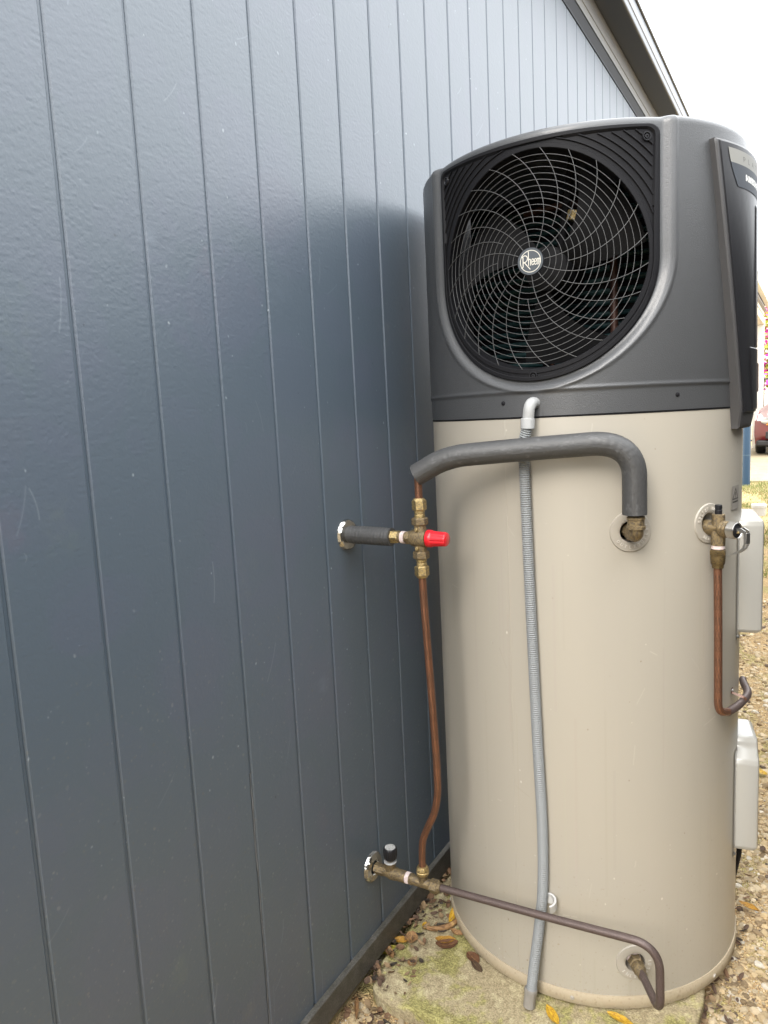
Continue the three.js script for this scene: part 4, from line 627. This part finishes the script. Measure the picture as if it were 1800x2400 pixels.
// ------------------------------------------------------------------ gravel and grass
{
  const variants = []; for (let k = 0; k < 4; k++) { const g = new THREE.IcosahedronGeometry(1, k % 2), p = g.attributes.position, rr = rng(90 + k), ax = [rr() * 9, rr() * 9]; for (let i = 0; i < p.count; i++) { const x = p.getX(i), y = p.getY(i), z = p.getZ(i), s = 0.72 + 0.55 * n2(x * 1.3 + ax[0] + 20, z * 1.3 + y * 0.9 + ax[1] + 20); p.setXYZ(i, x * s, y * s * 0.62, z * s); } g.computeVertexNormals(); variants.push(toCreasedNormals(g, 0.2)); }
  const o = new THREE.Object3D(), c = new THREE.Color();
  const inTank = (x, z) => Math.hypot(x - TX, z - TZ) < 0.345 && (x > 0.66), inSlab = (x, z) => x > 0.012 && x < 0.668 && z < -1.158 && z > -1.955;
  variants.forEach((g, k) => {
    const N = 24000, im = new THREE.InstancedMesh(g, std({ roughness: 0.9, bumpMap: clone(grain, 1, 1), bumpScale: 0.001 }), N); let n = 0;
    while (n < N) {
      const t = R(); let x, z, s;
      if (t < 0.16) { x = rnd(0.0, 0.75); z = rnd(-1.17, -0.8); } else if (t < 0.6) { x = rnd(0.64, 1.02); z = rnd(-2.4, -0.9); } else if (t < 0.9) { x = rnd(0.4, 1.15); z = rnd(-5, -2.2); } else { x = rnd(-0.05, 1.7); z = rnd(-7.5, -0.2); }
      if (inSlab(x, z) || x < 0.0) continue;
      s = 0.0009 + Math.pow(R(), 13) * 0.0085 + 0.0017 * R() * R(); if (z < -2.4) s *= 1.4;
      const y = groundY(x, z); if (inTank(x, z) && y + s > -0.002) continue;
      o.position.set(x, y + s * 0.2, z); o.rotation.set(rnd(-0.4, 0.4), rnd(0, 6.3), rnd(-0.4, 0.4)); o.scale.set(s * rnd(0.8, 1.35), s * rnd(0.7, 1.1), s); o.updateMatrix(); im.setMatrixAt(n, o.matrix);
      const q = R(), v = rnd(0.75, 1.2); c.setRGB(...(q < 0.5 ? [0.5 * v, 0.38 * v, 0.22 * v] : q < 0.74 ? [0.58 * v, 0.47 * v, 0.31 * v] : q < 0.9 ? [0.28 * v, 0.2 * v, 0.11 * v] : q < 0.96 ? [0.62 * v, 0.56 * v, 0.46 * v] : [0.14 * v, 0.1 * v, 0.07 * v])); im.setColorAt(n, c); n++;
    }
    im.name = numbered('gravel'); im.castShadow = im.receiveShadow = true; tag(im, ['loose pale brown gravel on the ground beside the tank', 'loose mixed crushed stone on the ground beside the slab', 'fine stone chips strewn over the bare ground', 'coarse stone bits scattered over the bare ground'][k], 'gravel', null, 'stuff'); scene.add(im);
  });
  const blade = new THREE.BufferGeometry(); blade.setAttribute('position', new THREE.Float32BufferAttribute([-0.5, 0, 0, 0.5, 0, 0, 0.3, 0.55, 0.12, -0.3, 0.55, 0.12, 0, 1, 0.42], 3)); blade.setAttribute('uv', new THREE.Float32BufferAttribute([0, 0, 1, 0, 1, 0.5, 0, 0.5, 0.5, 1], 2)); blade.setIndex([0, 1, 2, 0, 2, 3, 3, 2, 4]); blade.computeVertexNormals();
  const N = 34000, im = new THREE.InstancedMesh(blade, std({ roughness: 0.7, side: THREE.DoubleSide }), N);
  for (let i = 0; i < N; i++) {
    let x, z, tall; do { z = -5.4 - Math.pow(R(), 0.8) * 6.6; x = rnd(-0.6, 2.2); tall = smooth(0.36, 0.66, fbm(x * 1.6 + 4, z * 1.1 + 60, 3)); } while (R() > 0.12 + tall);
    if (i < 900) { x = rnd(0.68, 1.0); z = rnd(-1.5, -0.95); tall = 0.1; }
    const h = i < 900 ? rnd(0.006, 0.016) : (0.018 + 0.05 * tall * R()); o.position.set(x, groundY(x, z), z); o.rotation.set(rnd(-0.3, 0.5), rnd(0, 6.3), rnd(-0.4, 0.4)); o.scale.set(i < 900 ? 0.0016 : 0.006, h, h); o.updateMatrix(); im.setMatrixAt(i, o.matrix);
    const q = R(); c.setRGB(...(q < 0.5 ? [0.16, 0.19, 0.05] : q < 0.75 ? [0.3, 0.28, 0.1] : [0.42, 0.36, 0.19])); im.setColorAt(i, c);
  }
  im.name = 'grass'; im.castShadow = im.receiveShadow = true; tag(im, 'thin patchy dry green grass beyond the gravel', 'grass', null, 'stuff'); scene.add(im);
}
// ------------------------------------------------------------------ things beyond the tank
{
  const dw = new THREE.BoxGeometry(22, 0.06, 9.5); dw.translate(2, -0.006, -16.7); const p = dw.attributes.position, u = dw.attributes.uv; for (let i = 0; i < p.count; i++) u.setXY(i, p.getX(i) * 0.6, p.getZ(i) * 0.6);
  const m = mesh('driveway', dw, std({ map: dataTex(256, 256, (a, b) => { const n = vnoise(LAT, 128, a * 128, b * 128), q = vnoise(LAT, 16, a * 16, b * 16); return [0.6 + (n - 0.5) * 0.1 + (q - 0.5) * 0.06, 0.55 + (n - 0.5) * 0.1 + (q - 0.5) * 0.06, 0.45 + (n - 0.5) * 0.1 + (q - 0.5) * 0.06]; }, true), roughness: 0.9 }), scene); tag(m, 'pale concrete driveway under the dark red car', 'driveway', null, 'structure');
}
{ // blue post
  const t = thing('blue_post', 'round blue post standing in the grass beyond the tank', 'post', [0.018, -0.02, -11.46]);
  mesh('pole', place(lathed([[0, 0], [0.052, 0], [0.052, 1.56], [0.047, 1.6], [0, 1.605]], 32), V(0, 0, 0)), std({ color: lin(0.022, 0.055, 0.1), roughness: 0.45 }), t);
  mesh('band', place(lathed([[0.05, 0.455], [0.0545, 0.456], [0.0545, 0.47], [0.05, 0.471]], 32), V(0, 0, 0)), std({ color: lin(0.06, 0.1, 0.14), roughness: 0.5 }), t);
}
{ // white tub
  const t = thing('white_tub', 'small white plastic tub upside down on the grass', 'tub', [0.352, -0.004, -8.55]);
  mesh('tub_body', lathed([[0, 0], [0.064, 0], [0.068, 0.095], [0.06, 0.1], [0, 0.1]], 32), M.white, t); mesh('rim', lathed([[0.066, 0.088], [0.0755, 0.089], [0.0755, 0.118], [0.072, 0.122], [0, 0.121]], 32), M.white, t);
}
{ // dark red car, nose towards the house
  const t = thing('car', 'dark red car parked on the pale driveway', 'car', [-0.27, 0.024, -17.2]);
  const W = 1.76, paint = phys({ color: lin(0.13, 0.008, 0.014), roughness: 0.3, clearcoat: 1, clearcoatRoughness: 0.05 }), dark = std({ color: lin(0.012, 0.012, 0.014), roughness: 0.5 }), glass = phys({ color: lin(0.02, 0.025, 0.03), roughness: 0.05 });
  const prof = [[0, 0.42], [0.02, 0.62], [0.1, 0.74], [0.5, 0.86], [1.05, 0.93], [1.75, 1.38], [2.2, 1.46], [3.0, 1.44], [3.7, 1.12], [4.15, 1.05], [4.3, 0.8], [4.3, 0.4], [4.2, 0.26], [3.75, 0.26], [3.7, 0.5], [3.4, 0.66], [3.1, 0.5], [3.05, 0.26], [1.25, 0.26], [1.2, 0.5], [0.9, 0.66], [0.6, 0.5], [0.55, 0.26], [0.1, 0.26]];
  const N = 16; const body = []; // cross-sections across the width, rounded in plan and at the shoulders
  const cx = 2.1;
  const g = sheet(prof.length, N, (u, v, i, j) => { const [s, y] = prof[i % prof.length], w = v * 2 - 1, a = Math.abs(w), e = Math.pow(a, 6); const nose = 1 - 0.05 * a * a - 0.09 * e; const ss = cx + (s - cx) * (nose), yy = y > 0.95 ? lerp(y, 0.93, Math.pow(a, 5)) : y; const half = W / 2 * (y > 0.95 ? lerp(0.99, 0.80, (y - 0.95) / 0.5) : 1) * (y < 0.4 ? 0.97 : 1); return [W / 2 + w * half, lerp(yy, 0.62, 0.0), -ss]; });
  mesh('body', toCreasedNormals(g, 0.6), paint, t);
  for (const s of [0, 1]) mesh('body_side', (() => { const sh = new THREE.Shape(prof.map(([a, b]) => new THREE.Vector2(cx + (a - cx) * 0.86, b > 0.95 ? 0.93 : b))); const q = new THREE.ExtrudeGeometry(sh, { depth: 0.02, bevelEnabled: true, bevelSize: 0.02, bevelThickness: 0.02, bevelSegments: 3 }); q.rotateY(Math.PI / 2); q.translate(s ? W - 0.05 : 0.03, 0, 0); return q; })(), paint, t);
  const ws = (pts, name) => { const q = new THREE.BufferGeometry(); q.setAttribute('position', new THREE.Float32BufferAttribute(pts.flat(), 3)); q.setIndex([0, 1, 2, 0, 2, 3]); q.computeVertexNormals(); mesh(name, q, glass, t); };
  ws([[0.22, 0.98, -1.1], [W - 0.22, 0.98, -1.1], [W - 0.34, 1.37, -1.72], [0.34, 1.37, -1.72]], 'windscreen');
  mesh('lower_grille', (() => { const q = new RoundedBoxGeometry(1.3, 0.16, 0.06, 3, 0.02); q.translate(W / 2, 0.44, -0.04); return q; })(), dark, t);
  mesh('bumper_skirt', (() => { const q = new RoundedBoxGeometry(W - 0.1, 0.13, 0.5, 3, 0.04); q.translate(W / 2, 0.27, -0.33); return q; })(), dark, t);
  mesh('underside', (() => { const q = new THREE.BoxGeometry(W - 0.3, 0.12, 3.8); q.translate(W / 2, 0.25, -2.2); return q; })(), dark, t);
  for (const x of [0.3, W - 0.3]) { const h = mesh('headlight', (() => { const q = new THREE.SphereGeometry(0.15, 20, 14); q.scale(1.15, 0.55, 0.6); q.translate(x, 0.735, -0.15); return q; })(), phys({ color: lin(0.62, 0.64, 0.66), roughness: 0.08, metalness: 0.7 }), t); mesh('indicator', (() => { const q = new THREE.SphereGeometry(0.04, 12, 8); q.scale(1.3, 0.5, 1); q.translate(x + (x < 1 ? -0.02 : 0.02), 0.66, -0.075); return q; })(), std({ color: lin(0.6, 0.25, 0.05), roughness: 0.2 }), h); }
  for (const x of [0.1, W - 0.1]) for (const z of [-0.95, -3.4]) { const w = mesh('wheel', place(lathed([[0.19, -0.09], [0.29, -0.1], [0.315, -0.07], [0.315, 0.07], [0.29, 0.1], [0.19, 0.09]], 32), V(x, 0.315, z), V(1, 0, 0)), dark, t); mesh('rim', place(lathed([[0, 0.03], [0.06, 0.035], [0.19, 0.06], [0.2, 0.085], [0.2, -0.085], [0, -0.08]], 24), V(x, 0.315, z), V(x < 1 ? -1 : 1, 0, 0)), M.steel, w); }
}
{ // neighbouring house: eave along the drive on a cream pillar
  const t = thing('neighbouring_house', 'cream neighbouring house with deep eave on a white pillar', 'house', [0, 0, 0]);
  const cream = std({ color: lin(0.72, 0.68, 0.56), roughness: 0.7 }), white = std({ color: lin(0.76, 0.74, 0.7), roughness: 0.75 }), grey = std({ color: lin(0.34, 0.34, 0.36), roughness: 0.8 });
  const bx = (name, x0, x1, y0, y1, z0, z1, m) => { const g = new RoundedBoxGeometry(x1 - x0, y1 - y0, z1 - z0, 1, 0.008); g.translate((x0 + x1) / 2, (y0 + y1) / 2, (z0 + z1) / 2); return mesh(name, g, m, t); };
  bx('pillar', -0.47, -0.262, 0.024, 3.0, -20.2, -19.95, white); bx('beam', -0.48, -0.25, 3.005, 3.16, -20.25, -12.6, cream); bx('beam_lining', -0.9, -0.485, 3.01, 3.2, -20.25, -12.6, grey);
  for (let k = 0; k < 8; k++) bx('bracket', -0.4, -0.33, 3.165, 3.335, -20.1 + k * 1.0, -20.02 + k * 1.0, cream);
  bx('soffit', -1.6, -0.22, 3.34, 3.37, -20.4, -12.5, grey); bx('fascia', -0.31, -0.282, 3.25, 3.338, -20.42, -12.5, cream); bx('gutter', -0.215, -0.12, 3.39, 3.52, -20.45, -12.45, cream); bx('gutter_lip', -0.125, -0.105, 3.522, 3.545, -20.45, -12.45, white);
  bx('wall', -6, -1.2, 0, 3.33, -20.2, -12.7, cream); const rf = new THREE.BoxGeometry(5.6, 0.08, 8.1); rf.translate(-2.8, 0, 0); rf.rotateZ(-0.4); rf.translate(-0.2, 3.5, -16.4); mesh('roof', rf, M.roof, t);
}
{ // tiled roof of a house farther off
  const t = thing('tiled_house', 'far house with pale pinkish tiled hip roof', 'house', [-1.0, 0, -38]);
  const tile = [0, 1, 2].map((k) => std({ color: lin(0.46 + k * 0.05, 0.36 + k * 0.03, 0.27 + k * 0.02), roughness: 0.85 }));
  const w = new THREE.BoxGeometry(11, 4.3, 7); w.translate(1.5, 2.15, -3.4); mesh('wall', w, std({ color: lin(0.6, 0.56, 0.48), roughness: 0.8 }), t);
  const course = new RoundedBoxGeometry(11.6, 0.07, 0.42, 1, 0.02); const roof = mesh('roof_base', (() => { const g = new THREE.BoxGeometry(11.5, 0.05, 4.4); g.translate(0, 0, -2.2); g.rotateX(0.5); g.translate(1.5, 4.25, 0.3); return g; })(), tile[0], t);
  for (let k = 0; k < 12; k++) { const m = mesh('tile_course', course, tile[k % 3], roof); m.position.set(1.5, 4.32 + k * 0.172, 0.15 - k * 0.315); m.rotation.x = 0.42; }
  mesh('ridge_cap', place(rod(0.12, 11.4, 12), V(1.5, 6.36, -3.6), V(1, 0, 0)), tile[2], roof);
}
{ // bougainvillea
  const t = thing('bougainvillea', 'bougainvillea with magenta flowers and yellow green leaves beyond the car', 'shrub', [0.35, 0, -24]);
  const rr = rng(55); const trunk = [new THREE.CatmullRomCurve3([V(0, 0, 0), V(0.06, 0.8, 0.05), V(-0.08, 1.6, 0), V(0.05, 2.5, 0.05)])]; for (let k = 0; k < 6; k++) { const a = k * 1.05; trunk.push(new THREE.CatmullRomCurve3([V(-0.03, 1.4 + k * 0.15, 0.02), V(0.35 * Math.cos(a), 2.1 + 0.1 * k, 0.35 * Math.sin(a)), V(0.8 * Math.cos(a), 2.6 + 0.12 * k, 0.8 * Math.sin(a))])); }
  mesh('trunk', merge(trunk.map((c, k) => tube(c, k ? 0.025 : 0.06, 20, 7, (u) => 1 - 0.6 * u))), std({ color: lin(0.12, 0.09, 0.06), roughness: 0.9 }), t);
  const q = new THREE.PlaneGeometry(0.1, 0.075), mk = (N, f) => { const gs = []; for (let i = 0; i < N; i++) { const g = q.clone(); g.rotateX(rr() * 6); g.rotateY(rr() * 6); g.translate(...f()); gs.push(g); } return mergeGeometries(gs); };
  const clumps = []; for (let k = 0; k < 26; k++) { const a = rr() * 6.3, u = rr(); clumps.push([Math.cos(a) * (0.3 + 0.7 * u), 1.5 + rr() * 2.6, Math.sin(a) * (0.3 + 0.7 * u), 0.22 + rr() * 0.25]); }
  const at = (lo, hi) => () => { let c; do { c = clumps[Math.floor(rr() * clumps.length)]; } while (c[1] < lo || c[1] > hi); const a = rr() * 6.3, b = Math.acos(2 * rr() - 1), s = c[3] * Math.cbrt(rr()); return [c[0] + s * Math.sin(b) * Math.cos(a), c[1] + s * Math.cos(b), c[2] + s * Math.sin(b) * Math.sin(a)]; };
  mesh('leaves', mk(2200, at(0, 9)), std({ color: lin(0.30, 0.33, 0.04), roughness: 0.6, side: THREE.DoubleSide }), t);
  mesh('flowers', mk(1700, at(1.4, 9)), std({ color: lin(0.62, 0.05, 0.42), roughness: 0.6, side: THREE.DoubleSide }), t);
}
{ // dark gate beside the drive
  const t = thing('metal_gate', 'dark metal bar gate standing behind the car', 'gate', [-0.62, 0.02, -22.4]);
  const m = std({ color: lin(0.05, 0.055, 0.05), roughness: 0.5 });
  for (let k = 0; k < 22; k++) mesh('bar', place(rod(0.014, 1.7, 8), V(k * 0.13, 0.9, 0)), m, t); for (const y of [0.08, 1.74]) { const g = new THREE.BoxGeometry(2.9, 0.05, 0.05); g.translate(1.36, y, 0); mesh('rail', g, m, t); }
}
{ // boundary fence along the other side of the passage (its darkness is what the wall and the tank side mirror)
  const t = thing('boundary_fence', 'grey steel boundary fence along the side passage', 'fence', [1.42, -0.06, 0]);
  const m = std({ color: lin(0.075, 0.075, 0.072), roughness: 0.75 }), cap = std({ color: lin(0.1, 0.1, 0.1), roughness: 0.5 });
  const H = 1.95, L = 2.36, z0 = 3.4; const sh = new THREE.Shape(); const pts = []; const n = 12; for (let k = 0; k < n; k++) { const b = k * L / n; pts.push([b, 0], [b + 0.06, 0], [b + 0.085, 0.035], [b + 0.145, 0.035], [b + 0.17, 0]); } pts.push([L, 0]);
  pts.forEach(([a, b], i) => i ? sh.lineTo(a, b) : sh.moveTo(a, b)); [...pts].reverse().forEach(([a, b]) => sh.lineTo(a, b + 0.002)); sh.closePath();
  const g = new THREE.ExtrudeGeometry(sh, { depth: H - 0.08, bevelEnabled: false }); g.rotateX(-Math.PI / 2); g.rotateY(Math.PI / 2); // runs along -z
  const post = new THREE.BoxGeometry(0.06, H, 0.05), rail = new THREE.BoxGeometry(0.05, 0.045, L);
  for (let k = 0; k < 5; k++) { const p = mesh('fence_panel', g, m, t); p.position.set(0, 0.04, z0 - k * L); const r1 = mesh('rail', rail, cap, t); r1.position.set(-0.01, H - 0.02, z0 - (k + 0.5) * L); const r2 = mesh('rail', rail, cap, t); r2.position.set(-0.01, 0.03, z0 - (k + 0.5) * L); }
  for (let k = 0; k < 6; k++) { const p = mesh('fence_post', post, cap, t); p.position.set(-0.01, H / 2, z0 - k * L); }
}
{ // unseen house added behind that fence to block low sky on this side
  const t = thing('added_side_house', 'plain brown unseen house added behind the boundary fence to block low sky', 'house', [4.3, -0.06, -2.4]);
  const br = std({ color: lin(0.12, 0.075, 0.055), roughness: 0.85, bumpMap: clone(grain, 6, 3), bumpScale: 0.002 });
  const w = new THREE.BoxGeometry(4, 2.65, 11); w.translate(2.0, 1.325, 0); mesh('wall', w, br, t);
  const f = new THREE.BoxGeometry(0.14, 0.13, 11.6); f.translate(-0.32, 2.72, 0); mesh('gutter', f, M.gutter, t);
  const so = new THREE.BoxGeometry(0.3, 0.02, 11.5); so.translate(-0.14, 2.665, 0); mesh('soffit', so, M.soffit, t);
  const rf = new THREE.BoxGeometry(4.6, 0.06, 11.6); rf.translate(2.3, 0, 0); rf.rotateZ(0.36); rf.translate(-0.3, 2.82, 0); mesh('roof', rf, M.roof, t);
}
renderer.render(scene, camera);
